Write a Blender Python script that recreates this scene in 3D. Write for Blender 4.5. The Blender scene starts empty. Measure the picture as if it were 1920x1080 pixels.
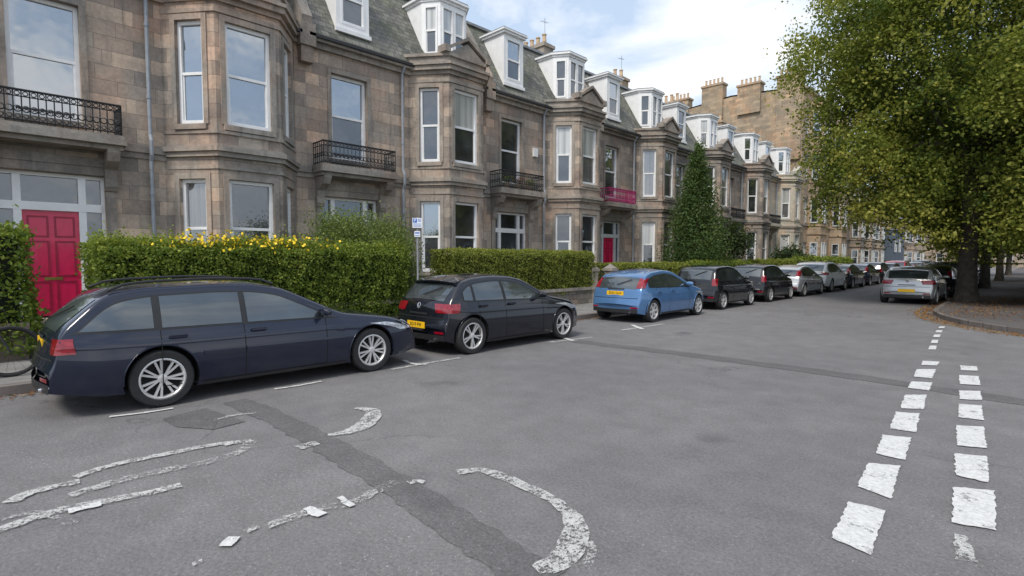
import bpy,bmesh,math,random
import numpy as np
from mathutils import Vector,Matrix
random.seed(7); np.random.seed(7)
S=bpy.context.scene; C=S.collection
R=math.radians
# ------------------------------------------------------------ camera
CAMH=1.7; FPX=1000.0; TH=math.atan(.985); PIT=math.atan(55/1000)
cd=bpy.data.cameras.new('camera'); cam=bpy.data.objects.new('camera',cd); C.objects.link(cam)
cd.sensor_width=36; cd.lens=FPX/1920*36; cd.clip_end=2000; cd.clip_start=.05
Fv=Vector((-math.sin(TH)*math.cos(PIT),math.cos(TH)*math.cos(PIT),-math.sin(PIT)))
cam.location=(0,0,CAMH); cam.rotation_euler=Fv.to_track_quat('-Z','Y').to_euler()
S.camera=cam
Mc=Fv.to_track_quat('-Z','Y').to_matrix()
def G(px,py,z=0.0):
    d=Mc@Vector(((px-960)/FPX,-(py-540)/FPX,-1.0))
    t=(z-CAMH)/d.z
    return (d.x*t,d.y*t,z)
# ------------------------------------------------------------ materials
def newmat(name):
    m=bpy.data.materials.new(name); m.use_nodes=True; nt=m.node_tree; nt.nodes.clear()
    o=nt.nodes.new('ShaderNodeOutputMaterial'); return m,nt,o
def nd(nt,t,props=None,**inp):
    n=nt.nodes.new('ShaderNode'+t)
    if props:
        for k,v in props.items(): setattr(n,k,v)
    for k,v in inp.items():
        key=k.replace('_',' ')
        s=n.inputs[int(k[1:])] if (k[0]=='i' and k[1:].isdigit()) else n.inputs[key]
        if isinstance(v,bpy.types.NodeSocket): nt.links.new(v,s)
        else:
            if isinstance(v,tuple) and len(v)==3 and s.type=='RGBA': v=(*v,1)
            s.default_value=v
    return n
def mixc(nt,a,b,f,bt='MIX'):
    n=nt.nodes.new('ShaderNodeMix'); n.data_type='RGBA'; n.blend_type=bt
    for s,v in ((n.inputs[0],f),(n.inputs[6],a),(n.inputs[7],b)):
        if isinstance(v,bpy.types.NodeSocket): nt.links.new(v,s)
        else: s.default_value=(*v,1) if isinstance(v,tuple) and len(v)==3 else v
    return n.outputs[2]
def ramp(nt,f,stops):
    n=nt.nodes.new('ShaderNodeValToRGB'); nt.links.new(f,n.inputs[0])
    e=n.color_ramp.elements
    while len(e)<len(stops): e.new(.5)
    for i,(p,c) in enumerate(stops):
        e[i].position=p; e[i].color=(*c,1) if len(c)==3 else c
    return n.outputs[0]
def objco(nt): return nt.nodes.new('ShaderNodeTexCoord').outputs['Object']
def mapping(nt,v,sc=(1,1,1)):
    n=nt.nodes.new('ShaderNodeMapping'); nt.links.new(v,n.inputs[0]); n.inputs['Scale'].default_value=sc; return n.outputs[0]
def noise(nt,v,scale,detail=4,rough=.55): return nd(nt,'TexNoise',Vector=v,Scale=scale,Detail=detail,Roughness=rough).outputs['Fac']
def mul(nt,a,b): return nd(nt,'Math',{'operation':'MULTIPLY'},i0=a,i1=b).outputs[0]
def bump(nt,h,st=.3,dist=.02): return nd(nt,'Bump',Height=h,Strength=st,Distance=dist).outputs[0]
def simple(name,col,rough=.6,metal=0,coat=0,var=.15,sc=8,bmp=0,spec=.5):
    m,nt,o=newmat(name); v=objco(nt); f=noise(nt,v,sc)
    lo=tuple(max(0,c*(1-var)) for c in col); hi=tuple(min(1,c*(1+var)) for c in col)
    c=ramp(nt,f,[(.3,lo),(.7,hi)])
    p=nd(nt,'BsdfPrincipled',Base_Color=c,Roughness=rough,Metallic=metal,Coat_Weight=coat,Specular_IOR_Level=spec)
    if bmp: nt.links.new(bump(nt,noise(nt,v,sc*5),bmp),p.inputs['Normal'])
    nt.links.new(p.outputs[0],o.inputs[0]); return m
def paint(name,col,metal=.25,rough=.26):
    m,nt,o=newmat('paint_'+name); v=objco(nt)
    f=noise(nt,v,2.5,5); c=mixc(nt,col,tuple(min(1,x*1.2+.002) for x in col),f)
    sx=nt.nodes.new('ShaderNodeSeparateXYZ'); nt.links.new(v,sx.inputs[0])
    low=nd(nt,'MapRange',i0=sx.outputs[2],i1=.75,i2=.2,i3=0.0,i4=1.0).outputs[0]
    dust=ramp(nt,noise(nt,mapping(nt,v,(1,1,2)),6,6),[(.4,(0,0,0)),(.8,(1,1,1))])
    c=mixc(nt,c,(.13,.12,.11),mul(nt,mul(nt,dust,low),.12))
    p=nd(nt,'BsdfPrincipled',Base_Color=c,Metallic=metal,Roughness=rough,Coat_Weight=1.0,Coat_Roughness=.02,Specular_IOR_Level=.25)
    nt.links.new(p.outputs[0],o.inputs[0]); return m
def stone(name,c1,c2,mort,soot=.5,sootcol=(.125,.115,.107),bw=.78,rh=.34,blocks=True,contrast=1.0):
    m,nt,o=newmat(name); v=objco(nt)
    sx=nt.nodes.new('ShaderNodeSeparateXYZ'); nt.links.new(v,sx.inputs[0])
    a=nd(nt,'Math',{'operation':'ADD'},i0=sx.outputs[0],i1=sx.outputs[1]).outputs[0]
    uv=nd(nt,'CombineXYZ',X=a,Y=sx.outputs[2],Z=0.0).outputs[0]
    w=nd(nt,'NewGeometry').outputs['Position']
    if blocks:
        kw=dict(Scale=1.0,Brick_Width=bw,Row_Height=rh)
        pr={'offset':.45,'squash':1.25,'squash_frequency':3}
        br=nd(nt,'TexBrick',pr,Vector=uv,Color1=c1,Color2=c2,Mortar=mort,Mortar_Size=.006,Mortar_Smooth=.3,Bias=0.0,**kw)
        c=br.outputs[0]; bf=br.outputs[1]
        uv2=nd(nt,'CombineXYZ',X=nd(nt,'Math',{'operation':'ADD'},i0=a,i1=bw*16).outputs[0],Y=nd(nt,'Math',{'operation':'ADD'},i0=sx.outputs[2],i1=rh*36).outputs[0],Z=0.0).outputs[0]
        br2=nd(nt,'TexBrick',pr,Vector=uv2,Color1=(.66,.65,.66),Color2=(1.26,1.18,1.10),Mortar=(1,1,1),Mortar_Size=0.0,Bias=0.0,**kw)
        c=mixc(nt,c,br2.outputs[0],contrast,'MULTIPLY')
    else:
        c=mixc(nt,c1,c2,noise(nt,w,2.2)); bf=None
    c=mixc(nt,c,(1.12,.97,.90),ramp(nt,noise(nt,w,.8,3),[(.5,(0,0,0)),(.62,(.8,.8,.8))]),'MULTIPLY')
    c=mixc(nt,c,(.80,.86,.92),ramp(nt,noise(nt,mapping(nt,w,(1,1,.6)),.5,4),[(.46,(0,0,0)),(.60,(1,1,1))]),'MULTIPLY')
    n1=noise(nt,w,.6,7,.68)
    s=ramp(nt,n1,[(.46,(0,0,0)),(.62,(1,1,1))])
    streak=ramp(nt,noise(nt,mapping(nt,w,(2.6,2.6,.22)),1.8,6,.65),[(.50,(0,0,0)),(.68,(1,1,1))])
    sm=mul(nt,nd(nt,'Math',{'operation':'MAXIMUM'},i0=s,i1=streak).outputs[0],soot)
    c=mixc(nt,c,sootcol,sm)
    fine=ramp(nt,noise(nt,w,11,7,.72),[(.28,(.72,.72,.72)),(.72,(1.22,1.22,1.22))])
    c=mixc(nt,c,fine,.8,'MULTIPLY')
    p=nd(nt,'BsdfPrincipled',Base_Color=c,Roughness=.9,Specular_IOR_Level=.2)
    h=noise(nt,w,18,6,.7)
    if bf is not None: h=nd(nt,'Math',{'operation':'SUBTRACT'},i0=h,i1=bf).outputs[0]
    nt.links.new(bump(nt,h,.5,.012),p.inputs['Normal'])
    nt.links.new(p.outputs[0],o.inputs[0]); return m
def glass(name,base=(.02,.022,.025),refl=.3,blind=None,bscale=4.0):
    m,nt,o=newmat(name); w=nd(nt,'NewGeometry').outputs['Position']
    c=mixc(nt,base,tuple(x*2.5+.01 for x in base),ramp(nt,noise(nt,w,1.3,3),[(.4,(0,0,0)),(.65,(1,1,1))]))
    if blind:
        wv=nd(nt,'TexNoise',Vector=mapping(nt,w,(9,9,.25)),Scale=bscale*.35,Detail=3.0).outputs['Fac']
        c=mixc(nt,blind,tuple(x*.5 for x in blind),ramp(nt,wv,[(.35,(0,0,0)),(.7,(1,1,1))]))
    d=nd(nt,'BsdfPrincipled',Base_Color=c,Roughness=.3)
    bm_=bump(nt,noise(nt,w,1.2,2),.14,.06)
    g=nd(nt,'BsdfGlossy',Color=(.88,.94,1),Roughness=.015,Normal=bm_)
    lw=nd(nt,'LayerWeight',Blend=.35).outputs['Fresnel']
    f=nd(nt,'Math',{'operation':'MULTIPLY_ADD','use_clamp':True},i0=lw,i1=.6,i2=refl).outputs[0]
    mx=nd(nt,'MixShader',i0=f); nt.links.new(d.outputs[0],mx.inputs[1]); nt.links.new(g.outputs[0],mx.inputs[2])
    nt.links.new(mx.outputs[0],o.inputs[0]); return m
def leafmat(name,stops,trans=.3):
    m,nt,o=newmat(name)
    a=nd(nt,'Attribute',{'attribute_name':'tint'}).outputs['Fac']
    c=ramp(nt,a,stops)
    p=nd(nt,'BsdfPrincipled',Base_Color=c,Roughness=.55,Specular_IOR_Level=.2)
    t=nd(nt,'BsdfTranslucent',Color=mixc(nt,c,(.5,.6,.05),.3))
    mx=nd(nt,'MixShader',i0=trans); nt.links.new(p.outputs[0],mx.inputs[1]); nt.links.new(t.outputs[0],mx.inputs[2])
    nt.links.new(mx.outputs[0],o.inputs[0]); return m
def slate(name):
    m,nt,o=newmat(name); v=objco(nt); sx=nt.nodes.new('ShaderNodeSeparateXYZ'); nt.links.new(v,sx.inputs[0])
    uv=nd(nt,'CombineXYZ',X=sx.outputs[1],Y=sx.outputs[2],Z=0.0).outputs[0]
    w=nd(nt,'NewGeometry').outputs['Position']
    br=nd(nt,'TexBrick',{'offset':.5},Vector=uv,Color1=(.085,.087,.078),Color2=(.20,.195,.175),Mortar=(.03,.03,.03),Scale=1.0,Mortar_Size=.008,Brick_Width=.26,Row_Height=.17)
    c=mixc(nt,br.outputs[0],(.15,.16,.09),ramp(nt,noise(nt,w,1.1,6,.7),[(.45,(0,0,0)),(.7,(.7,.7,.7))]))
    c=mixc(nt,c,ramp(nt,noise(nt,w,9,5),[(.3,(.65,.65,.65)),(.7,(1.25,1.25,1.2))]),.8,'MULTIPLY')
    p=nd(nt,'BsdfPrincipled',Base_Color=c,Roughness=.65)
    nt.links.new(bump(nt,nd(nt,'Math',{'operation':'SUBTRACT'},i0=noise(nt,w,12),i1=br.outputs[1]).outputs[0],.6,.02),p.inputs['Normal'])
    nt.links.new(p.outputs[0],o.inputs[0]); return m
def asphalt(name,base,chips=.5):
    m,nt,o=newmat(name); w=nd(nt,'NewGeometry').outputs['Position']
    big=ramp(nt,noise(nt,w,.22,6,.65),[(.3,(.82,.82,.83)),(.7,(1.14,1.13,1.12))])
    c=mixc(nt,base,big,1.0,'MULTIPLY')
    med=ramp(nt,noise(nt,w,2.2,7,.72),[(.3,(.82,.82,.82)),(.7,(1.15,1.15,1.15))])
    c=mixc(nt,c,med,.9,'MULTIPLY')
    fine=ramp(nt,noise(nt,w,42,5,.85),[(.3,(.48,.48,.48)),(.7,(1.52,1.51,1.50))])
    c=mixc(nt,c,fine,.8,'MULTIPLY')
    f=None
    for sc,th,rad in ((28.0,.90,.18),(65.0,.84,.28)):
        vr=nd(nt,'TexVoronoi',{'feature':'F1'},Vector=w,Scale=sc)
        chip=ramp(nt,vr.outputs['Distance'],[(rad*.6,(1,1,1)),(rad*1.2,(0,0,0))])
        sel=nd(nt,'SeparateColor',Color=vr.outputs['Color']).outputs[0]
        g=mul(nt,chip,ramp(nt,sel,[(th,(0,0,0)),(th+.04,(1,1,1))]))
        f=g if f is None else nd(nt,'Math',{'operation':'MAXIMUM'},i0=f,i1=g).outputs[0]
    area=ramp(nt,noise(nt,w,.4,4,.6),[(.42,(.15,.15,.15)),(.64,(1,1,1))])
    f=mul(nt,mul(nt,f,area),chips)
    c=mixc(nt,c,(.55,.53,.49),f)
    st=ramp(nt,noise(nt,w,.75,3,.5),[(.65,(0,0,0)),(.74,(.45,.45,.45))])
    c=mixc(nt,c,(.05,.05,.055),st)
    wn=nt.nodes.new('ShaderNodeVectorMath'); wn.operation='ADD'
    nt.links.new(w,wn.inputs[0]); nt.links.new(nd(nt,'TexNoise',Vector=w,Scale=1.5,Detail=5.0).outputs['Color'],wn.inputs[1])
    cr=nd(nt,'TexVoronoi',{'feature':'DISTANCE_TO_EDGE'},Vector=wn.outputs[0],Scale=.28)
    ck=ramp(nt,cr.outputs['Distance'],[(0,(1,1,1)),(.005,(0,0,0))])
    cm=ramp(nt,noise(nt,w,.3,2),[(.5,(0,0,0)),(.62,(.55,.55,.55))])
    c=mixc(nt,c,(.045,.045,.045),mul(nt,ck,cm))
    p=nd(nt,'BsdfPrincipled',Base_Color=c,Roughness=.88,Specular_IOR_Level=.25)
    nt.links.new(bump(nt,noise(nt,w,55,4,.8),.6,.01),p.inputs['Normal'])
    nt.links.new(p.outputs[0],o.inputs[0]); return m
def roadpaint(name,wear,col=(.60,.595,.575),gran=.45,soft=.035,op=1.0):
    m,nt,o=newmat(name); w=nd(nt,'NewGeometry').outputs['Position']
    n=nd(nt,'Mix',{'data_type':'FLOAT'},i0=gran,i2=noise(nt,w,6,10,.8),i3=noise(nt,w,48,4,.85)).outputs[0]
    f=ramp(nt,n,[(wear-soft,(0,0,0)),(wear+soft,(op,op,op))])
    c=mixc(nt,col,tuple(x*.7 for x in col),ramp(nt,noise(nt,w,30,5,.7),[(.35,(0,0,0)),(.7,(1,1,1))]))
    p=nd(nt,'BsdfPrincipled',Base_Color=c,Roughness=.9,Specular_IOR_Level=.1)
    t=nd(nt,'BsdfTransparent')
    mx=nd(nt,'MixShader',i0=f); nt.links.new(t.outputs[0],mx.inputs[1]); nt.links.new(p.outputs[0],mx.inputs[2])
    nt.links.new(mx.outputs[0],o.inputs[0]); return m
def paving(name,c1,c2,mort,bw,rh):
    m,nt,o=newmat(name); w=nd(nt,'NewGeometry').outputs['Position']
    br=nd(nt,'TexBrick',{'offset':.5},Vector=w,Color1=c1,Color2=c2,Mortar=mort,Scale=1.0,Mortar_Size=.008,Brick_Width=bw,Row_Height=rh)
    c=mixc(nt,br.outputs[0],ramp(nt,noise(nt,w,3,6,.7),[(.3,(.7,.7,.7)),(.7,(1.15,1.15,1.15))]),.9,'MULTIPLY')
    p=nd(nt,'BsdfPrincipled',Base_Color=c,Roughness=.85)
    nt.links.new(bump(nt,noise(nt,w,30),.3,.01),p.inputs['Normal'])
    nt.links.new(p.outputs[0],o.inputs[0]); return m
M={}
M['stoneA']=stone('sandstone_tan',(.62,.495,.395),(.45,.395,.335),(.28,.24,.205),.42)
M['stoneB']=stone('sandstone_brown',(.54,.44,.36),(.40,.355,.305),(.26,.225,.19),.5)
M['bayA']=stone('sandstone_sooty',(.53,.44,.365),(.38,.335,.285),(.22,.19,.17),.62)
M['pale']=stone('sandstone_pale',(.60,.54,.43),(.53,.47,.38),(.4,.36,.3),.12,contrast=.4)
M['trim']=stone('sandstone_trim',(.46,.395,.33),(.32,.28,.24),(.1,.1,.1),.62,blocks=False)
M['trimpale']=stone('sandstone_trim_pale',(.60,.54,.44),(.52,.47,.38),(.1,.1,.1),.12,blocks=False)
M['tenA']=stone('tenement_rubble',(.52,.40,.28),(.40,.31,.215),(.3,.24,.17),.25,bw=.6,rh=.28,contrast=.6)
M['tenB']=stone('tenement_ashlar',(.40,.34,.275),(.33,.28,.225),(.25,.2,.17),.4)
M['gwall']=stone('garden_rubble',(.30,.275,.24),(.20,.185,.165),(.09,.08,.07),.5,bw=.42,rh=.19)
M['slate']=slate('roof_slate')
M['lead']=simple('lead_sheet',(.24,.25,.26),.55,var=.3,sc=3)
M['white']=simple('white_painted_timber',(.82,.82,.82),.45,var=.06,sc=4)
M['cream']=simple('grey_white_timber',(.60,.62,.62),.5,var=.08,sc=4)
M['iron']=simple('black_iron',(.018,.018,.02),.5,var=.3,sc=12)
M['magenta']=simple('pink_iron',(.42,.02,.14),.5)
M['pipe']=simple('grey_pipe',(.30,.325,.36),.5)
M['red']=simple('crimson_door_gloss',(.64,.014,.085),.3,coat=.3,var=.08)
M['redline']=simple('crimson_moulding_shadow',(.30,.006,.04),.4)  # darker red draws the shade in the grooves of the door panels
M['dkdoor']=simple('dark_door_gloss',(.03,.035,.04),.3,coat=.5)
M['brass']=simple('brass_fitting',(.5,.38,.12),.3,metal=1)
M['terra']=simple('terracotta_pot',(.52,.38,.25),.8,var=.3)
M['g_dark']=glass('window_glass_dark',(.014,.015,.018),.11)
M['g_sky']=glass('window_glass_sky',(.02,.022,.026),.36)
M['g_blind']=glass('window_glass_blind',(.3,.3,.3),.12,(.60,.60,.57),2.0)
M['g_curt']=glass('window_glass_curtain',(.1,.1,.1),.18,(.17,.16,.16))
M['carglass']=glass('car_glass',(.010,.014,.015),.09)
M['asph']=asphalt('road_asphalt',(.176,.171,.173),.6)
M['asph2']=asphalt('road_asphalt_repair',(.128,.124,.126),.4)
M['asph3']=asphalt('road_asphalt_trench',(.125,.121,.122),.6)
M['pm1']=roadpaint('road_paint_solid',.41,(.66,.655,.64),.35)
M['pm2']=roadpaint('road_paint_worn',.485,op=.9)
M['pm3']=roadpaint('road_paint_very_worn',.525,op=.8)
M['yel']=roadpaint('yellow_road_paint',.48,(.42,.24,.06))
M['pave']=paving('pavement_slabs',(.24,.23,.22),(.20,.19,.18),(.07,.07,.065),.9,.6)
M['pave2']=asphalt('pavement_asphalt',(.11,.10,.097),.25)
M['kerb']=paving('kerb_stone',(.19,.165,.15),(.14,.125,.115),(.05,.05,.05),.3,.9)
M['soil']=simple('garden_soil',(.07,.06,.04),.95,var=.4,sc=3,bmp=.4)
M['ground']=simple('ground_grass',(.07,.08,.04),.95,var=.3,sc=.5)
M['bark']=simple('tree_bark',(.06,.05,.04),.95,var=.45,sc=5,bmp=.9)
M['rubber']=simple('tyre_rubber',(.02,.02,.021),.8,var=.2,sc=20)
M['alloy']=simple('alloy_silver',(.60,.59,.58),.38,metal=.35,var=.08)
M['dkalloy']=simple('dark_wheel_well',(.010,.010,.010),.9)
M['plastic']=simple('black_trim_plastic',(.016,.016,.017),.5)
M['tail']=simple('tail_lamp_red',(.24,.004,.014),.12,coat=1,var=.4,sc=22)
M['lamp']=simple('headlamp_clear',(.45,.47,.50),.12,coat=1,metal=.3,var=.4,sc=30)
M['plate']=simple('yellow_number_plate',(.85,.50,.01),.4,var=.03)
M['ink']=simple('black_plate_characters',(.01,.01,.01),.5)
M['chrome']=simple('chrome_badge',(.7,.7,.72),.15,metal=1)
M['signw']=simple('white_sign_face',(.75,.77,.8),.4,var=.03)
M['signb']=simple('blue_sign_print',(.02,.12,.5),.4,var=.03)
M['steel']=simple('galvanised_post',(.3,.31,.32),.5,metal=.4)
M['orange']=simple('orange_sign_face',(.85,.22,.02),.5)
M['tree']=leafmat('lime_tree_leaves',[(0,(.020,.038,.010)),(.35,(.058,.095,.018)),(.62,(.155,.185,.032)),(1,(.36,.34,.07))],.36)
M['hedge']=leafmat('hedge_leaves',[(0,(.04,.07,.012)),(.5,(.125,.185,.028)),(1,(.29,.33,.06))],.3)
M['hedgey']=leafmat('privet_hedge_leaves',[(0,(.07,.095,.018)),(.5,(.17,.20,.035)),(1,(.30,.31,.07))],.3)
M['shrub']=leafmat('shrub_leaves',[(0,(.05,.08,.022)),(.5,(.13,.18,.05)),(1,(.25,.28,.10))],.3)
M['conif']=leafmat('pointed_tree_leaves',[(0,(.025,.052,.018)),(.5,(.065,.115,.036)),(1,(.15,.21,.07))],.28)
M['dark']=leafmat('dark_shrub_leaves',[(0,(.012,.028,.012)),(.5,(.03,.055,.022)),(1,(.08,.11,.04))],.2)
M['yflower']=simple('yellow_petals',(.85,.60,.02),.6)
M['fallen']=leafmat('fallen_leaf_litter',[(0,(.12,.045,.02)),(.5,(.22,.09,.035)),(1,(.32,.2,.08))],.1)
M['bluewall']=simple('blue_grey_render',(.08,.105,.14),.7)
M['core']=simple('hedge_shadow_core',(.012,.016,.008),1.0)
# ------------------------------------------------------------ mesh helpers
class MB:
    def __init__(s): s.v=[]; s.f=[]; s.m=[]
    def add(s,vs,fs,mi=0):
        b=len(s.v); s.v+= [tuple(v) for v in vs]; s.f+=[tuple(b+i for i in f) for f in fs]; s.m+=[mi]*len(fs)
    def hexa(s,p,mi=0): s.add(p,[(0,3,2,1),(4,5,6,7),(0,1,5,4),(1,2,6,5),(2,3,7,6),(3,0,4,7)],mi)
    def box(s,x0,x1,y0,y1,z0,z1,mi=0):
        s.hexa([(x0,y0,z0),(x1,y0,z0),(x1,y1,z0),(x0,y1,z0),(x0,y0,z1),(x1,y0,z1),(x1,y1,z1),(x0,y1,z1)],mi)
    def fbox(s,fr,u0,u1,z0,z1,n0,n1,mi=0):
        P=fr.P
        s.hexa([P(u0,z0,n0),P(u1,z0,n0),P(u1,z0,n1),P(u0,z0,n1),P(u0,z1,n0),P(u1,z1,n0),P(u1,z1,n1),P(u0,z1,n1)],mi)
    def prism(s,poly,z0,z1,mi=0):
        n=len(poly); s.add([(x,y,z0) for x,y in poly]+[(x,y,z1) for x,y in poly],
          [tuple(range(n))[::-1],tuple(range(n,2*n))]+[(i,(i+1)%n,n+(i+1)%n,n+i) for i in range(n)],mi)
    def tube(s,pts,rad,seg=6,mi=0,caps=True):
        pts=[Vector(p) for p in pts]; n=len(pts)
        if not isinstance(rad,(list,tuple)): rad=[rad]*n
        vs=[]; prev=None
        for i,p in enumerate(pts):
            d=(pts[min(i+1,n-1)]-pts[max(i-1,0)])
            if d.length<1e-6: d=Vector((0,0,1))
            d.normalize()
            a=prev if prev is not None else (Vector((0,0,1)) if abs(d.z)<.9 else Vector((1,0,0)))
            a=(a-d*a.dot(d)); a.normalize(); prev=a; b=d.cross(a)
            for k in range(seg):
                t=2*math.pi*k/seg; vs.append(p+(a*math.cos(t)+b*math.sin(t))*rad[i])
        fs=[(i*seg+k,i*seg+(k+1)%seg,(i+1)*seg+(k+1)%seg,(i+1)*seg+k) for i in range(n-1) for k in range(seg)]
        if caps: fs+=[tuple(range(seg))[::-1],tuple(range((n-1)*seg,n*seg))]
        s.add(vs,fs,mi)
    def ring(s,c,r,tr,axis='x',seg=10,ts=4,mi=0):
        vs=[];fs=[]
        for i in range(seg):
            t=2*math.pi*i/seg
            for k in range(ts):
                q=2*math.pi*k/ts; rr=r+tr*math.cos(q); h=tr*math.sin(q)
                a,b=rr*math.cos(t),rr*math.sin(t)
                vs.append((c[0]+h,c[1]+a,c[2]+b) if axis=='x' else (c[0]+a,c[1]+h,c[2]+b) if axis=='y' else (c[0]+a,c[1]+b,c[2]+h))
        for i in range(seg):
            for k in range(ts):
                fs.append((i*ts+k,((i+1)%seg)*ts+k,((i+1)%seg)*ts+(k+1)%ts,i*ts+(k+1)%ts))
        s.add(vs,fs,mi)
    def lathe(s,prof,c=(0,0,0),axis='y',seg=32,mi=0,closed=False):
        n=len(prof); vs=[]
        for i in range(seg):
            t=2*math.pi*i/seg
            for r,h in prof:
                a,b=r*math.cos(t),r*math.sin(t)
                vs.append((c[0]+a,c[1]+h,c[2]+b) if axis=='y' else (c[0]+a,c[1]+b,c[2]+h))
        m=n if closed else n-1
        fs=[(i*n+k,i*n+(k+1)%n,((i+1)%seg)*n+(k+1)%n,((i+1)%seg)*n+k) for i in range(seg) for k in range(m)]
        s.add(vs,fs,mi)
    def grid(s,P,nu,nv,mi=0):
        s.add([P(i/nu,j/nv) for i in range(nu+1) for j in range(nv+1)],
          [(i*(nv+1)+j,(i+1)*(nv+1)+j,(i+1)*(nv+1)+j+1,i*(nv+1)+j+1) for i in range(nu) for j in range(nv)],mi)
    def build(s,name,mats,parent=None,smooth=False,ang=35):
        me=bpy.data.meshes.new(name); me.from_pydata(s.v,[],s.f)
        if not isinstance(mats,(list,tuple)): mats=[mats]
        for m in mats: me.materials.append(m)
        if len(mats)>1: me.polygons.foreach_set('material_index',s.m)
        if smooth:
            me.shade_smooth(); me.set_sharp_from_angle(angle=R(ang))
        me.update()
        o=bpy.data.objects.new(name,me); C.objects.link(o)
        if parent: o.parent=parent
        return o
class Fr:
    def __init__(s,o,u): 
        l=math.hypot(*u); s.o=o; s.u=(u[0]/l,u[1]/l); s.n=(s.u[1],-s.u[0])
    def P(s,u,z,n=0): return (s.o[0]+s.u[0]*u+s.n[0]*n, s.o[1]+s.u[1]*u+s.n[1]*n, z)
def tag(o,label=None,cat=None,group=None,kind=None):
    if label: o['label']=label
    if cat: o['category']=cat
    if group: o['group']=group
    if kind: o['kind']=kind
    return o
def empty(name,loc,rz=0):
    o=bpy.data.objects.new(name,None); C.objects.link(o); o.location=loc; o.rotation_euler=(0,0,rz); o.empty_display_size=.3; return o
def dup(o,parent=None,swap=None,skip=()):
    c=o.copy(); C.objects.link(c); c.parent=parent
    if swap and c.type=='MESH':
        for sl in c.material_slots:
            if sl.material and sl.material.name.startswith('paint_'):
                sl.link='OBJECT'; sl.material=swap
    for ch in list(o.children):
        if any(ch.name.startswith(k) for k in skip): continue
        dup(ch,c,swap,skip)
    return c
def text_mesh(txt,size,mat_,name,parent,loc,rot,align='CENTER'):
    cu=bpy.data.curves.new('t','FONT'); cu.body=txt; cu.size=size; cu.align_x=align; cu.align_y='CENTER'; cu.extrude=.001; cu.resolution_u=2; cu.offset=.001
    t=bpy.data.objects.new('t',cu); C.objects.link(t)
    dg=bpy.context.evaluated_depsgraph_get(); me=bpy.data.meshes.new_from_object(t.evaluated_get(dg))
    bpy.data.objects.remove(t); me.materials.clear(); me.materials.append(mat_)
    o=bpy.data.objects.new(name,me); C.objects.link(o); o.parent=parent; o.location=loc; o.rotation_euler=rot
    return o
def leaf_obj(name,cen,size,mat_,parent=None,out=None,bias=0.0,tint=None,asp=.6):
    N=len(cen); n=np.random.normal(size=(N,3))
    if out is not None: n=n/np.linalg.norm(n,axis=1,keepdims=True)+out*bias
    n/=np.linalg.norm(n,axis=1,keepdims=True)+1e-9
    r=np.random.normal(size=(N,3)); t=np.cross(n,r); t/=np.linalg.norm(t,axis=1,keepdims=True)+1e-9
    b=np.cross(n,t); s=size[:,None]
    v=np.empty((N,4,3)); v[:,0]=cen+t*s; v[:,1]=cen+b*s*asp; v[:,2]=cen-t*s; v[:,3]=cen-b*s*asp
    v=v.reshape(-1,3).astype(np.float32)
    me=bpy.data.meshes.new(name); me.vertices.add(4*N); me.vertices.foreach_set('co',v.ravel())
    me.loops.add(4*N); me.loops.foreach_set('vertex_index',np.arange(4*N,dtype=np.int32))
    me.polygons.add(N); me.polygons.foreach_set('loop_start',np.arange(0,4*N,4,dtype=np.int32))
    try: me.polygons.foreach_set('loop_total',np.full(N,4,dtype=np.int32))
    except Exception: pass
    if tint is None: tint=np.random.rand(N)
    a=me.attributes.new('tint','FLOAT','POINT'); a.data.foreach_set('value',np.repeat(np.clip(tint,0,1),4).astype(np.float32))
    me.materials.append(mat_); me.update(); me.validate()
    o=bpy.data.objects.new(name,me); C.objects.link(o)
    if parent: o.parent=parent
    return o
# ------------------------------------------------------------ ground
def struct(mb,name,m): return tag(mb.build(name,m),kind='structure')
b=MB(); b.add([(-600,-300,-.02),(600,-300,-.02),(600,900,-.02),(-600,900,-.02)],[(0,1,2,3)]); struct(b,'ground',M['ground'])
b=MB(); b.add([(-9.05,-40,0),(40,-40,0),(40,150,0),(-9.05,150,0)],[(0,1,2,3)]); struct(b,'road',M['asph'])
b=MB(); b.box(-11.3,-9.2,-40,150,-.1,.118); struct(b,'pavement',M['pave'])
b=MB(); b.box(-9.2,-9.02,-40,150,-.1,.125); struct(b,'kerb',M['kerb'])
b=MB(); b.box(-26,-11.3,-40,150,-.1,.11); struct(b,'garden_ground',M['soil'])
kc=[(-2.35,150),(-2.35,24),(-2.32,22),(-2.2,20.4),(-1.85,19),(-1.3,17.8),(-.5,16.8),(.6,16.1),(2.2,15.6),(5,15.4),(40,15.4)]
b=MB(); b.prism([(x+.08,y+.05) for x,y in kc]+[(40,150)],-.1,.115); struct(b,'pavement_corner',M['pave2'])
b=MB()
for i in range(len(kc)-1):
    (x0,y0),(x1,y1)=kc[i],kc[i+1]; d=Vector((x1-x0,y1-y0)); d.normalize(); nx,ny=-d.y*.13,d.x*.13
    b.hexa([(x0,y0,-.05),(x1,y1,-.05),(x1+nx,y1+ny,-.05),(x0+nx,y0+ny,-.05),(x0,y0,.125),(x1,y1,.125),(x1+nx,y1+ny,.125),(x0+nx,y0+ny,.125)])
struct(b,'kerb_corner',M['kerb'])
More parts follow.
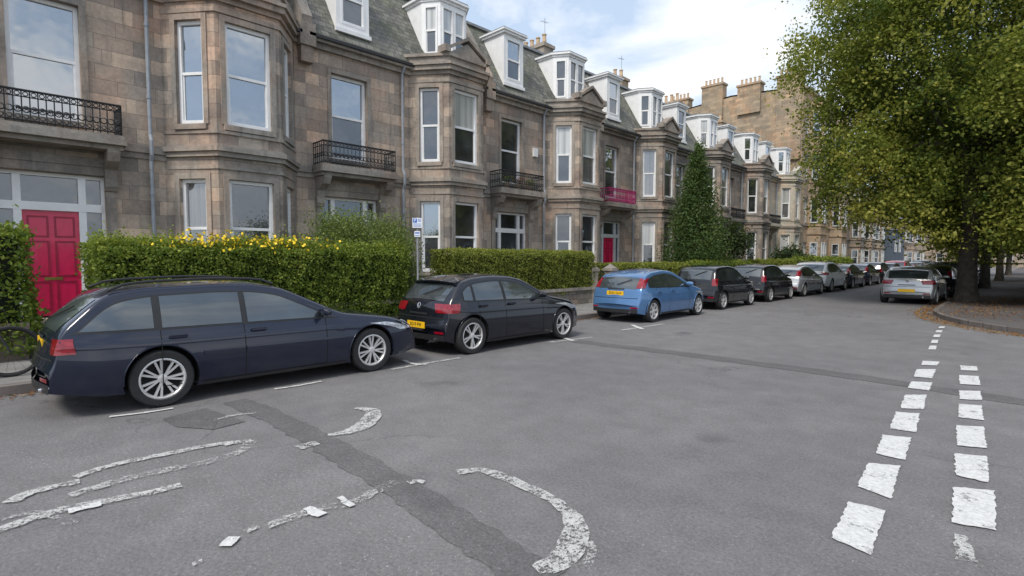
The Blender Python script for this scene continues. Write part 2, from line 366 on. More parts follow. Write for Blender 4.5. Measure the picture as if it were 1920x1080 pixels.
def ribbon(b,pts,w,z,jit=0,world=False,step=.25):
    P=[Vector(p if world else G(*p)).xy for p in pts]
    if not world and len(P)>2:
        Q=[P[0]]
        for i in range(len(P)-1):
            p0=P[max(0,i-1)];p1=P[i];p2=P[i+1];p3=P[min(len(P)-1,i+2)]
            for k in range(1,5):
                t=k/4; Q.append(.5*((2*p1)+(p2-p0)*t+(2*p0-5*p1+4*p2-p3)*t*t+(3*p1-p0-3*p2+p3)*t**3))
        P=Q
    Q=[]
    for i in range(len(P)-1):
        n=max(1,int((P[i+1]-P[i]).length/step))
        for k in range(n): Q.append(P[i].lerp(P[i+1],k/n))
    Q.append(P[-1]); vs=[]
    for i,p in enumerate(Q):
        d=(Q[min(i+1,len(Q)-1)]-Q[max(0,i-1)]); d.normalize(); n=Vector((-d.y,d.x))
        w_=w(i/(len(Q)-1)) if callable(w) else w
        vs+= [(*(p+n*(w_/2+random.uniform(-jit,jit))),z),(*(p-n*(w_/2+random.uniform(-jit,jit))),z)]
    b.add(vs,[(2*i,2*i+2,2*i+3,2*i+1) for i in range(len(Q)-1)])
b=MB(); ribbon(b,[(1080,640),(1250,660),(1420,682),(1600,706),(1760,730),(1990,765)],.40,.004,.035,step=.12); struct(b,'road_trench_patch',M['asph3'])
b=MB(); ribbon(b,[(440,752),(520,785),(620,838),(760,920),(880,1000),(1020,1095)],.29,.005,.022,step=.07); struct(b,'road_trench_strip',M['asph2'])
b=MB(); b.add([G(305,785,.0065),G(385,765,.0065),G(460,790,.0065),G(400,805,.0065),G(330,800,.0065)],[(0,1,2,3,4)]); struct(b,'road_repair_patch',M['asph3'])
MZ=[.009]
def nextz(): MZ[0]+=.00012; return MZ[0]
def quad(name,q,m,j=.008):
    z=nextz(); P=[G(*p,z) for p in q]; b=MB(); out=[]
    for i in range(len(P)):
        a=Vector(P[i]); c=Vector(P[(i+1)%len(P)]); n=max(2,int((c-a).length/.035))
        for k in range(n):
            out.append(a.lerp(c,k/n)+Vector((random.uniform(-j,j),random.uniform(-j,j),0)))
    ce=sum(out,Vector((0,0,0)))/len(out); n=len(out)
    b.add([ce]+out,[(0,i+1,(i+1)%n+1) for i in range(n)]); struct(b,name,m)
A=[[(1592,940),(1662,957),(1632,1040),(1558,1008)],[(1628,868),(1688,873),(1672,935),(1608,912)],[(1655,815),(1708,820),(1697,862),(1642,850)],
[(1680,772),(1725,775),(1717,810),(1668,803)],[(1697,740),(1737,740),(1732,767),(1688,765)],[(1708,715),(1748,717),(1742,732),(1703,727)],
[(1718,692),(1755,692),(1748,709),(1714,706)],[(1730,676),(1762,678),(1757,685),(1727,684)],
[(1788,912),(1865,920),(1868,993),(1786,980)],[(1790,850),(1850,855),(1855,905),(1792,890)],[(1793,797),(1845,800),(1850,840),(1795,835)],
[(1797,757),(1840,760),(1845,788),(1798,782)],[(1798,732),(1838,733),(1842,750),(1800,748)],[(1798,703),(1835,705),(1838,722),(1800,720)],[(1800,685),(1832,687),(1833,695),(1802,694)]]
for q in A: quad('give_way_dash',q,M['pm1'])
quad('give_way_dash',[(1788,1000),(1812,1004),(1835,1055),(1792,1048)],M['pm2'])
for x,y0,y1,w in ((1750,655,648,13),(1754,643,637,12),(1758,632,627,12),(1762,623,619,11),(1767,615,612,11)):
    quad('centre_line_dash',[(x-w/2,y1),(x+w/2,y1),(x+w/2-2,y0),(x-w/2-3,y0)],M['pm1'])
def stroke(name,pts,w,m): b=MB(); ribbon(b,pts,w,nextz(),.010,step=.04); struct(b,name,m)
stroke('parking_bay_line',[(205,783),(265,776),(325,767)],.055,M['pm1'])
stroke('parking_bay_line',[(515,731),(560,724),(603,716)],.055,M['pm1'])
stroke('parking_bay_line',[(735,694),(800,682),(862,672)],.08,M['pm2'])
stroke('parking_bay_line',[(755,676),(775,683),(800,684)],.08,M['pm1'])
stroke('parking_bay_line',[(1030,643),(1070,638),(1110,633)],.1,M['pm2'])
stroke('parking_bay_line',[(1050,632),(1075,640)],.1,M['pm1'])
stroke('parking_bay_line',[(1165,620),(1205,614),(1245,608)],.1,M['pm2'])
stroke('parking_bay_line',[(1185,610),(1205,618)],.12,M['pm1'])
stroke('parking_bay_line',[(400,790),(440,780),(480,776)],.06,M['pm3'])
stroke('worn_arc_marking',[(615,818),(650,812),(680,800),(697,784),(697,771),(665,767)],lambda t:.05+.15*math.sin(math.pi*t),M['pm2'])
stroke('worn_arc_marking',[(560,842),(580,836),(595,832)],.12,M['pm2'])
stroke('worn_arc_marking',[(858,888),(900,884),(935,893),(985,915),(1035,938),(1070,968)],lambda t:.10,M['pm2'])
stroke('worn_arc_marking',[(1066,960),(1080,990),(1072,1025),(1050,1055),(1005,1072)],lambda t:.06+.12*math.sin(math.pi*min(1,t*.8+.1)),M['pm2'])
stroke('worn_arc_marking',[(1100,1020),(1112,1040),(1095,1065)],.06,M['pm3'])
stroke('worn_arc_marking',[(765,908),(780,905),(795,908)],.06,M['pm2'])
stroke('worn_arc_marking',[(140,897),(220,872),(320,852),(400,836),(470,828)],.09,M['pm2'])
stroke('worn_arc_marking',[(130,932),(230,902),(330,880),(400,865),(450,848),(470,830)],.11,M['pm3'])
stroke('worn_arc_marking',[(420,837),(450,830),(472,831)],.07,M['pm2'])
stroke('worn_lane_marking',[(-30,1008),(60,975),(130,955),(200,942),(285,925),(340,912)],.10,M['pm2'])
stroke('worn_lane_marking',[(128,962),(160,954),(190,947)],.09,M['pm1'])
stroke('worn_lane_marking',[(20,945),(60,925),(150,905)],.10,M['pm2'])
stroke('worn_lane_marking',[(-20,985),(60,965),(140,985)],.06,M['pm3'])
stroke('worn_lane_marking',[(420,1028),(438,1010)],.08,M['pm1'])
stroke('worn_lane_marking',[(460,1000),(485,990)],.05,M['pm2'])
stroke('worn_lane_marking',[(500,990),(600,955),(660,945),(740,905)],.09,M['pm3'])
stroke('worn_lane_marking',[(575,955),(603,970)],.07,M['pm1'])
stroke('worn_lane_marking',[(360,1062),(380,1056)],.04,M['pm2'])
stroke('worn_lane_marking',[(636,935),(662,952)],.05,M['pm1'])
for off in (.22,.42):
    pts=[]
    for i,(x,y) in enumerate(kc[1:-1]):
        a=Vector(kc[i]);c=Vector(kc[i+2]); d=(c-a); d.normalize(); pts.append((x+d.y*off,y-d.x*off,0))
    b=MB(); ribbon(b,pts,.07,.008,.004,world=True); struct(b,'yellow_line',M['yel'])
# ------------------------------------------------------------ houses
def panel(mb,fr,u0,u1,z0,z1,holes,depth=.2,mi=0):
    us=sorted({u0,u1,*[h[0] for h in holes],*[h[1] for h in holes]}); zs=sorted({z0,z1,*[h[2] for h in holes],*[h[3] for h in holes]})
    for i in range(len(us)-1):
        for j in range(len(zs)-1):
            uc=(us[i]+us[i+1])/2; zc=(zs[j]+zs[j+1])/2
            if any(h[0]<uc<h[1] and h[2]<zc<h[3] for h in holes): continue
            mb.add([fr.P(us[i],zs[j]),fr.P(us[i+1],zs[j]),fr.P(us[i+1],zs[j+1]),fr.P(us[i],zs[j+1])],[(0,1,2,3)],mi)
    for a,c,d,e in holes:
        P=fr.P
        for q in ([P(a,d),P(a,e),P(a,e,-depth),P(a,d,-depth)],[P(c,d),P(c,e),P(c,e,-depth),P(c,d,-depth)],[P(a,e),P(c,e),P(c,e,-depth),P(a,e,-depth)],[P(a,d),P(c,d),P(c,d,-depth),P(a,d,-depth)]):
            mb.add(q,[(0,1,2,3)],mi)
def window(par,fr,u0,u1,z0,z1,dep=.2,fm='white',gl=('g_dark','g_dark'),split=.5,sur='trim',bar=False,base=0,bd=.085):
    b=MB(); n0=base-dep; n1=n0+.09
    b.fbox(fr,u0,u0+bd,z0,z1,n0,n1); b.fbox(fr,u1-bd,u1,z0,z1,n0,n1)
    b.fbox(fr,u0+bd,u1-bd,z1-bd,z1,n0,n1); b.fbox(fr,u0+bd,u1-bd,z0,z0+bd+.03,n0,n1)
    zm=z0+(z1-z0)*split
    if split<1:
        b.fbox(fr,u0+bd,u1-bd,zm-.035,zm+.035,n0,n1-.015)
        b.fbox(fr,u0+bd,u0+bd+.035,z0+bd+.03,zm-.035,n0,n0+.055); b.fbox(fr,u1-bd-.035,u1-bd,z0+bd+.03,zm-.035,n0,n0+.055)
    if bar: b.fbox(fr,(u0+u1)/2-.015,(u0+u1)/2+.015,z0+bd+.03,z1-bd,n0,n1-.03)
    w=b.build('window',M[fm],par)
    def pane(a,c,g):
        p=MB(); p.add([fr.P(u0+bd,a,n0+.03),fr.P(u1-bd,a,n0+.03),fr.P(u1-bd,c,n0+.03),fr.P(u0+bd,c,n0+.03)],[(0,1,2,3)]); p.build('pane',M[g],w)
    if split<1: pane(z0+bd,zm,gl[0]); pane(zm,z1-bd,gl[1])
    else: pane(z0+bd,z1-bd,gl[0])
    if sur:
        s=MB(); s.fbox(fr,u0-.08,u1+.08,z0-.13,z0,n0+.05,base+.07); s.build('sill',M[sur],w)
        s=MB(); s.fbox(fr,u0-.13,u0-.003,z0,z1+.14,base-.02,base+.03); s.fbox(fr,u1+.003,u1+.13,z0,z1+.14,base-.02,base+.03); s.fbox(fr,u0-.003,u1+.003,z1+.003,z1+.14,base-.02,base+.032); s.build('surround',M[sur],w)
    return w
XW=-16.0; HW=7.44; EV=8.15
def railing(par,x0,x1,y0,y1,z0,z1,m,fancy=True):
    b=MB()
    path=[(x0,y0),(x1,y0),(x1,y1),(x0,y1)]
    for zz,r in ((z1,.026),(z0+.06,.018),(z1-.13,.014)):
        b.tube([(x,y,zz) for x,y in path],r,5)
    for i in range(3):
        (xa,ya),(xb,yb)=path[i],path[i+1]; L=math.hypot(xb-xa,yb-ya); n=max(3,int(L/.13))
        for k in range(n+1):
            t=k/n; x=xa+(xb-xa)*t; y=ya+(yb-ya)*t
            b.tube([(x,y,z0),(x,y,z1)],.012,4,caps=False)
            if fancy and k<n and i==1:
                b.ring((x,y+L/n/2,(z0+z1)/2-.05),.058,.014,'x',10,3)
                b.ring((x,y+L/n/2,z1-.07),.04,.012,'x',8,3)
                b.ring((x,y+L/n/2,z0+.13),.04,.012,'x',8,3)
            elif fancy and k<n:
                b.ring((x+(x1-x0)/n/2*(1 if i==0 else -1),y,(z0+z1)/2-.05),.055,.012,'y',8,3)
    return b.build('balcony_railing',m,par)
def bracket(par,u,x1,z0,z1,m):
    b=MB(); pr=[(0,z0),(.10,z0+.02),(.16,z0+.12),(.14,z0+.28),(.2,z0+.5),(x1*.75,z0+.66),(x1*.9,z1-.06),(x1*.9,z1),(0,z1)]
    n=len(pr); v=[(x,u-.12,z) for x,z in pr]+[(x,u+.12,z) for x,z in pr]
    b.add(v,[tuple(range(n)),tuple(range(n,2*n))[::-1]]+[(i,n+i,n+(i+1)%n,(i+1)%n) for i in range(n)])
    b.build('bracket',m,par)
def bayring(b,z0,z1,off,mi=0):
    b.prism([(-.05,3.7-off*1.1),(1.15+off,4.6-off*.42),(1.15+off,6.2+off*.42),(-.05,7.1+off*1.1)][::-1],z0,z1,mi)
def house(k,label,wall,bay,trim,door,dm='cream',rail='iron',gl=None,flower=False):
    rd=random.Random(k*13+5)
    h=empty('terraced_house',(XW,-.1+HW*k,0)); h.scale=(1,1,1.03); tag(h,label,'house',None)
    g=lambda: rd.choice([('g_dark','g_dark'),('g_dark','g_sky'),('g_sky','g_sky'),('g_dark','g_blind'),('g_curt','g_curt'),('g_dark','g_dark'),('g_curt','g_blind')])
    W_,T=M[wall],M[trim]; B_=M[bay]; uc=1.45
    fr=Fr((0,0),(0,1))
    hd=(uc-1.0,uc+1.0,.35,3.55); hw=(uc-.63,uc+.63,4.72,7.3)
    b=MB(); panel(b,fr,0,HW,0,EV,[hd,hw],.28)
    b.box(-9,-.6,.01,HW-.01,0,EV-.2)
    b.add([(0,0,0),(-9,0,0),(-9,0,EV),(0,0,EV)],[(0,1,2,3)]); b.add([(0,HW,0),(-9,HW,0),(-9,HW,EV),(0,HW,EV)],[(0,1,2,3)])
    b.build('wall',W_,h)
    b=MB(); b.box(-.05,.05,.002,uc-1.205,0,.75); b.build('plinth',T,h)
    b=MB(); b.box(-.05,.05,uc+1.205,HW-.002,0,.75); b.build('plinth',T,h)
    b=MB(); b.box(-.02,.10,.002,uc-1.35,4.2,4.38); b.box(-.02,.10,uc+1.35,HW-.002,4.2,4.38); b.box(-.02,.05,.002,HW-.002,4.06,4.197); b.build('string_course',T,h)
    b=MB(); b.box(-.1,.12,.002,HW-.002,EV-.28,EV-.12); b.box(-.1,.26,.001,HW-.001,EV-.12,EV+.02); b.box(-.3,.20,.002,HW-.002,EV+.02,EV+.12); b.build('eaves_cornice',T,h)
    b=MB(); b.box(.262,.34,.01,HW-.21,EV-.04,EV+.05); b.build('gutter',M['iron'],h)
    b=MB(); A_,B2,C2,D2=(0,3.7),(1.15,4.6),(1.15,6.2),(0,7.1)
    frs=[Fr(A_,(B2[0]-A_[0],B2[1]-A_[1])),Fr(B2,(0,1)),Fr(C2,(D2[0]-C2[0],D2[1]-C2[1]))]; Ls=[1.46,1.6,1.46]
    wins=[]
    for i,(f,L) in enumerate(zip(frs,Ls)):
        ww=.36 if i!=1 else .56; c=L/2+(.03 if i==0 else -.03 if i==2 else 0)
        hs=[(c-ww,c+ww,1.2,3.62),(c-ww,c+ww,4.95,7.45)]
        panel(b,f,0,L,0,8.0,hs,.2); wins+= [(f,*x) for x in hs]
    b.build('bay',B_,h)
    for nm,rs in (('bay_plinth',[(0,.8,.06)]),('bay_sill_band',[(1.0,1.07,.05)]),('bay_head_band',[(3.86,3.95,.04)]),('bay_string_course',[(4.16,4.28,.10),(4.28,4.40,.17),(4.40,4.46,.07)]),('bay_sill_band',[(4.72,4.80,.05)]),('bay_head_band',[(7.62,7.72,.05)]),('bay_cornice',[(7.88,8.0,.08),(8.0,8.15,.2),(8.15,8.24,.27),(8.24,8.46,.06),(8.46,8.56,.14)])):
        b=MB()
        for r_ in rs: bayring(b,*r_)
        b.build(nm,T,h)
    b=MB(); v=[(1.24,4.55,8.561),(1.24,6.25,8.561),(1.24,5.4,9.05)]; v2=[(x-.35,y,z) for x,y,z in v]
    b.add(v+v2,[(0,1,2),(3,5,4),(0,3,4,1),(1,4,5,2),(2,5,3,0)])
    v=[(1.30,4.4,8.58),(1.30,5.4,9.16),(1.30,6.4,8.58),(1.30,6.4,8.70),(1.30,5.4,9.28),(1.30,4.4,8.70)]; v2=[(.85,y,z) for x,y,z in v]
    b.add(v+v2,[(0,1,4,5),(1,2,3,4),(5,4,10,11),(4,3,9,10),(0,6,7,1),(1,7,8,2),(2,8,9,3),(0,5,11,6)])
    for yy in (4.45,6.35): b.box(.9,1.32,yy-.12,yy+.12,8.565,8.79)
    b.build('pediment',T,h)
    for (f,a,c,z0,z1) in wins:
        gg=g() if gl is None else rd.choice(gl); window(h,f,a,c,z0,z1,.17,gl=gg,sur=trim)
    window(h,fr,*hw[:2],hw[2],hw[3],.24,gl=(('g_sky','g_sky') if k==0 else ('g_dark','g_sky') if k==1 else g()),sur=trim,split=.52)
    b=MB(); z0,z1=.35,3.55; n0=-.27
    b.fbox(fr,uc-1,uc-.93,z0,z1,n0,n0+.1); b.fbox(fr,uc+.93,uc+1,z0,z1,n0,n0+.1); b.fbox(fr,uc-.93,uc+.93,z1-.08,z1,n0,n0+.1)
    b.fbox(fr,uc-.64,uc-.50,z0,z1-.08,n0,n0+.12); b.fbox(fr,uc+.50,uc+.64,z0,z1-.08,n0,n0+.12)
    b.fbox(fr,uc-.93,uc+.93,2.72,2.90,n0,n0+.13)
    for s in (-1,1): b.fbox(fr,min(uc+s*.64,uc+s*.93),max(uc+s*.64,uc+s*.93),z0,1.15,n0,n0+.06)
    ds=b.build('door_surround',M[dm],h)
    for a,c,p,q in ((-.93,-.64,1.15,2.72),(.64,.93,1.15,2.72),(-.5,.5,2.90,3.47),(-.93,-.64,2.90,3.47),(.64,.93,2.90,3.47)):
        p_=MB(); p_.add([fr.P(uc+a,p,n0+.03),fr.P(uc+c,p,n0+.03),fr.P(uc+c,q,n0+.03),fr.P(uc+a,q,n0+.03)],[(0,1,2,3)]); p_.build('pane',M['g_dark'],ds)
    b=MB(); b.fbox(fr,uc-.5,uc+.5,z0+.02,2.72,n0,n0+.04); d=b.build('door',M[door],h)
    b=MB()
    for a in (-.42,.05):
        for p,q in ((.5,1.15),(1.25,2.05),(2.13,2.6)):
            for (u0,u1,za,zb_) in ((a,a+.37,p,p+.035),(a,a+.37,q-.035,q),(a,a+.035,p+.035,q-.035),(a+.335,a+.37,p+.035,q-.035)): b.fbox(fr,uc+u0,uc+u1,za,zb_,n0+.03,n0+.055)
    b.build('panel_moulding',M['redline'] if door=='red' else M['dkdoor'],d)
    b=MB(); b.fbox(fr,uc-.16,uc+.16,1.17,1.235,n0+.04,n0+.06); b.build('letterbox',M['brass'],d)
    b=MB(); b.tube([fr.P(uc+.4,1.3,n0+.04),fr.P(uc+.4,1.3,n0+.13)],[.02,.035],8); b.build('door_knob',M['brass'],d)
    b=MB(); b.box(.0,1.0,uc-1.2,uc+1.2,0,.24); b.box(-.3,.55,uc-1.0,uc+1.0,.241,.35); b.build('doorstep',T,h)
    b=MB(); b.fbox(fr,uc-1.2,uc-1.003,.25,3.75,-.02,.05); b.fbox(fr,uc+1.003,uc+1.2,.25,3.75,-.02,.05); b.fbox(fr,uc-1.2,uc+1.2,3.751,3.95,-.02,.07); b.fbox(fr,uc-.999,uc+.999,3.56,3.75,-.02,.04); b.build('doorcase',T,h)
    b=MB(); b.box(.0,.62,uc-1.28,uc+1.28,4.1,4.2); b.box(.0,.76,uc-1.33,uc+1.33,4.2,4.34); b.box(0,.72,uc-1.3,uc+1.3,4.34,4.42); b.build('balcony_slab',T,h)
    for s in (-1,1): bracket(h,uc+s*1.1,.7,3.2,4.1,T)
    railing(h,.02,.68,uc-1.25,uc+1.25,4.42,5.08,M[rail])
    if flower:
        b=MB(); b.box(.0,.1,2.75,3.0,6.0,6.35); b.build('alarm_box',M['white'],h)
        for q in range(3):
            y=uc-.8+q*.7; p=MB(); p.lathe([(.0,0),(.1,0),(.14,.2),(.12,.2),(.0,.18)],(.5,y,4.43),'z',10); po=p.build('flower_pot',M['terra'],h)
            n=220; cc=np.random.normal(size=(n,3))*np.array([.10,.14,.10])+np.array([.5,y,4.75]); tag(leaf_obj('flowers',cc,np.full(n,.03),M['fallen'] if q%2 else M['hedge'],po),kind='stuff')
    xt,zt=-1.75,11.35
    b=MB(); pr=[(.12,EV+.1),(xt,zt),(-4.6,zt+.45),(-7.3,zt),(-9.1,EV)]; n=len(pr)
    b.add([(x,.0,z) for x,z in pr]+[(x,HW,z) for x,z in pr],[(i,i+1,n+i+1,n+i) for i in range(n-1)]+[tuple(range(n)),tuple(range(n,2*n))[::-1]])
    rf=b.build('roof',M['slate'],h)
    b=MB(); b.box(xt-.12,xt+.12,.01,HW-.01,zt-.02,zt+.08); b.build('roof_flashing',M['lead'],rf)
    b=MB(); y0,y1=HW-.2,HW+.12
    pr=[(.22,EV+.12),(.30,EV+.5),(xt+.05,zt+.35),(-2.9,zt+.5),(-2.9,EV),(.0,EV)]
    n=len(pr); b.add([(x,y0,z) for x,z in pr]+[(x,y1,z) for x,z in pr],[tuple(range(n)),tuple(range(n,2*n))[::-1]]+[(i,(i+1)%n,n+(i+1)%n,n+i) for i in range(n)])
    b.box(.0,.34,y0-.08,y1+.08,EV-.35,EV+.3); b.box(.0,.26,y0-.03,y1+.03,EV-.8,EV-.352)
    b.build('party_wall_skew',T,h)
    CZ=12.6
    b=MB(); b.box(-5.0,-3.1,HW-.42,HW+.34,EV+1,CZ); b.box(-5.08,-3.02,HW-.5,HW+.42,CZ,CZ+.16); b.box(-4.95,-3.15,HW-.36,HW+.28,CZ+.16,CZ+.25)
    ch=b.build('chimney',M['tenA'] if k%2 else T,h)
    for q in range(4):
        p=MB(); x=-4.75+q*.45; hh=rd.choice([.45,.6,.5]); p.lathe([(.0,0),(.14,0),(.12,.05),(.1,hh-.06),(.13,hh-.05),(.13,hh),(.08,hh),(.08,hh-.1),(0,hh-.1)],(x,HW-.05,CZ+.25),'z',10); p.build('chimney_pot',M['terra'],ch)
    if k in (1,2,3):
        p=MB(); x=-3.4; z=CZ+.2; p.tube([(x,HW,z),(x,HW,z+1.4)],.010,5); p.tube([(x,HW-.35,z+1.15),(x,HW+.25,z+1.22)],.006,4)
        for q in range(6): y=HW-.3+q*.1; p.tube([(x-.10,y,z+1.16+q*.01),(x+.10,y,z+1.16+q*.01)],.004,4)
        p.build('aerial',M['iron'],ch)
    dc=uc+.22; d0,d1=dc-.58,dc+.58; zb,ztp=8.75,10.72; xf=-.10
    f=Fr((xf,0),(0,1)); b=MB()
    panel(b,f,d0,d1,zb,ztp,[(dc-.42,dc+.42,zb+.18,ztp-.16)],.1)
    for y in (d0,d1): b.add([(xf,y,zb),(xf,y,ztp),(xf-1.45,y,ztp),(xf-.3,y,zb)],[(0,1,2,3)])
    b.box(xf-.02,xf+.07,d0-.05,d1+.05,zb-.1,zb+.02)
    dr=b.build('dormer',M['white'],h)
    b=MB(); b.box(xf-2.0,xf+.10,d0-.09,d1+.09,ztp,ztp+.09); b.box(xf-2.0,xf+.16,d0-.15,d1+.15,ztp+.09,ztp+.15); b.build('dormer_roof',M['white'],dr)
    b=MB(); b.box(xf-2.0,xf+.12,d0-.12,d1+.12,ztp+.15,ztp+.2); b.build('dormer_lead',M['lead'],dr)
    window(dr,f,dc-.42,dc+.42,zb+.18,ztp-.16,.08,gl=g(),sur=None,bd=.06)
    c=5.6; P0,P1,P2,P3=(-.40,c-1.0),(.2,c-.6),(.2,c+.6),(-.40,c+1.0); zb,ztp=8.55,10.72
    b=MB(); fs=[Fr(P0,(P1[0]-P0[0],P1[1]-P0[1])),Fr(P1,(0,1)),Fr(P2,(P3[0]-P2[0],P3[1]-P2[1]))]; Ls=[.72,1.2,.72]; ws=[]
    for f,L,hl in zip(fs,Ls,([(.12,.6)],[(.08,.57),(.63,1.12)],[(.12,.6)])):
        hs=[(a,e,zb+.35,ztp-.16) for a,e in hl]; panel(b,f,0,L,zb,ztp,hs,.08); ws+=[(f,*x) for x in hs]
    for y,s in ((P0[1],-1),(P3[1],1)): b.add([(-.40,y,zb),(-.40,y,ztp),(-1.6,y,ztp),(-.40,y,zb+.3)],[(0,1,2,3)])
    dr=b.build('bay_dormer',M['white'],h)
    def dpoly(o): return [(-2.0,P0[1]-o),(-.40-o*.2,P0[1]-o),(P1[0]+o,P1[1]-o*.5),(P2[0]+o,P2[1]+o*.5),(-.40-o*.2,P3[1]+o),(-2.0,P3[1]+o)]
    b=MB(); b.prism(dpoly(.05),ztp,ztp+.09); b.prism(dpoly(.13),ztp+.09,ztp+.16); b.build('dormer_roof',M['white'],dr)
    b=MB(); b.prism(dpoly(.09),ztp+.16,ztp+.22); b.build('dormer_lead',M['lead'],dr)
    gg=g()
    for (f,a,e,z0,z1) in ws: window(dr,f,a,e,z0,z1,.06,gl=gg,sur=None,bd=.05)
    b=MB(); b.tube([(.12,3.38,.1),(.12,3.38,4.0),(.2,3.38,4.15),(.2,3.38,4.5),(.12,3.38,4.65),(.12,3.38,7.8),(.3,3.38,8.05)],.045,8)
    for z in (1.5,3.2,5.5,7.2): b.tube([(.12,3.38,z),(.12,3.38,z+.08)],.06,8)
    b.build('drainpipe',M['pipe'],h)
    return h
HL=[('nearest terraced house with crimson front door and tall window above its iron balcony','stoneA','bayA','trim','red','white','iron',None,False),
('second terraced house from the left with small iron balcony behind the tallest hedge','stoneA','bayA','trim','dkdoor','white','iron',None,False),
('third terraced house with potted flowers on its balcony, behind the clipped hedge','stoneB','bayA','trim','dkdoor','white','iron',None,True),
('fourth terraced house with pink painted balcony railing and crimson door','stoneB','bayA','trim','red','cream','magenta',None,False),
('fifth terraced house, partly hidden by the pointed green tree','stoneB','stoneB','trim','dkdoor','cream','iron',None,False),
('sixth brown stone terraced house, just before the pale stone end house','stoneB','stoneB','trim','dkdoor','cream','iron',None,False),
('pale cleaned stone terraced house at the far end of the row','pale','pale','trimpale','dkdoor','white','iron',None,False)]
for k,a in enumerate(HL): house(k,*a)
# ------------------------------------------------------------ tenements
def tenement(label,x,y0,y1,H,fl,mw,depth=14,chim=3,bays=2,name='tenement',pitch=2.0):
    t=empty(name,(x,y0,0)); tag(t,label,'building'); L=y1-y0; fr=Fr((0,0),(0,1)); b=MB(); hs=[]
    n=max(2,int(L/2.9)); sp=L/n; fh=(H-1)/fl
    for j in range(fl):
        for i in range(n): hs.append((sp*(i+.5)-.5,sp*(i+.5)+.5,1+fh*j,1+fh*j+fh*.55))
    panel(b,fr,0,L,0,H,hs,.2)
    b.add([(0,0,0),(-depth,0,0),(-depth,0,H),(-depth/2,0,H+pitch),(0,0,H)],[(0,1,2,3,4)]); b.add([(0,L,0),(-depth,L,0),(-depth,L,H),(-depth/2,L,H+pitch),(0,L,H)],[(0,1,2,3,4)])
    b.box(-depth,-.5,.02,L-.02,0,H-.1); b.build('wall',M[mw],t)
    for h_ in hs: window(t,fr,*h_,.18,gl=random.choice([('g_dark','g_dark'),('g_dark','g_sky'),('g_dark','g_blind')]),sur='trim',fm='cream' )
    b=MB(); b.box(-.2,.25,.01,L-.01,H-.12,H+.15); b.box(-.2,.12,.01,L-.01,fh+.7,fh+.85); b.build('cornice',M['trim'],t)
    b=MB(); b.add([(.1,.0,H+.15),(-depth/2,.0,H+pitch+.15),(-depth,.0,H+.1),(.1,L,H+.15),(-depth/2,L,H+pitch+.15),(-depth,L,H+.1)],[(0,1,4,3),(1,2,5,4)]); b.build('roof',M['slate'],t)
    for i in range(chim):
        xx=-1.2-i*(depth-2.4)/max(1,chim-1); b=MB(); hh=H+1.4+(.9 if i==chim//2 else 0)+random.uniform(-.2,.3)
        b.box(xx-1.1,xx+1.1,-.25,.75,(H-6.5 if i==0 else H-1.5),hh-.2); b.box(xx-1.2,xx+1.2,-.33,.83,hh-.2,hh)
        c=b.build('chimney',M['tenA'],t)
        for q in range(5):
            p=MB(); p.lathe([(0,0),(.15,0),(.11,.1),(.11,.55),(.14,.6),(0,.6)],(xx-.85+q*.42,.25,hh),'z',8); p.build('chimney_pot',M['terra'],c)
    for i in range(bays):
        yc=L*(i+.5)/bays; b=MB(); pl=lambda o:[(-.05,yc-1.7-o),(1.0+o,yc-1-o*.5),(1.0+o,yc+1+o*.5),(-.05,yc+1.7+o)][::-1]
        b.prism(pl(0),0,H-1.0); 
        for j in range(fl): b.prism(pl(.08),fh*j+.7,fh*j+.85); b.prism(pl(.1),fh*j+fh-.1,fh*j+fh+.05) if j<fl-1 else None
        bo=b.build('bay',M[mw],t)
        fs=[(Fr((0,yc-1.7),(1.0,.7)),1.22),(Fr((1.0,yc-1),(0,1)),2.0),(Fr((1.0,yc+1),(-1.0,.7)),1.22)]
        for j in range(fl):
            for f,LL in fs:
                for (a,c) in ([(LL/2-.35,LL/2+.35)] if LL<1.5 else [(.25,.9),(1.1,1.75)]):
                    window(bo,f,a,c,1+fh*j,1+fh*j+fh*.55,.02,base=.03,gl=random.choice([('g_dark','g_dark'),('g_dark','g_sky'),('g_dark','g_dark')]),sur=None,bd=.07,fm='cream')
    return t
tenement('tall tenement with big plain ochre gable and chimney stacks beyond the terrace',-16.0,54.6,70,17.5,4,'tenA',13.5,chim=4,bays=2,pitch=.5)
tenement('lower stone tenement with bay windows just past the tall gabled one',-15.8,71,88,10.5,3,'tenB',12,chim=2,bays=3)
tenement('distant stone tenement on the left side where the street ends',-15.8,98,125,11,3,'tenB',12,chim=2,bays=3)
b=MB()
sb=empty('shopfront_block',(-14.2,88.6,0)); tag(sb,'small blue grey rendered block between two distant tenements','building')
b.box(-6,0,0,8.5,0,5.6); b.build('wall',M['bluewall'],sb); b=MB(); b.box(-6.1,.2,-.1,8.6,5.6,5.85); b.build('roof',M['lead'],sb)
window(sb,Fr((0,0),(0,1)),1,2.2,2.6,4.4,.02,base=.05,sur=None,fm='cream'); window(sb,Fr((0,0),(0,1)),4,5.2,2.6,4.4,.02,base=.05,sur=None,fm='cream')
t=empty('end_block',(-30,140,0)); tag(t,'wide sandstone block closing the far end of the street','building'); fr=Fr((0,0),(1,0)); b=MB(); hs=[]
for j in range(4):
    for i in range(13): hs.append((1+i*3.5,2.1+i*3.5,1+j*3.1,2.8+j*3.1))
panel(b,fr,0,46,0,13,hs,.2); b.box(0,46,.5,12,0,12.9); b.build('wall',M['tenB'],t)
for h_ in hs: window(t,fr,*h_,.18,sur=None,fm='cream')
b=MB(); b.add([(0,-.2,13),(46,-.2,13),(46,6,15.5),(0,6,15.5),(0,12,13),(46,12,13)],[(0,1,2,3),(3,2,5,4)]); b.build('roof',M['slate'],t)
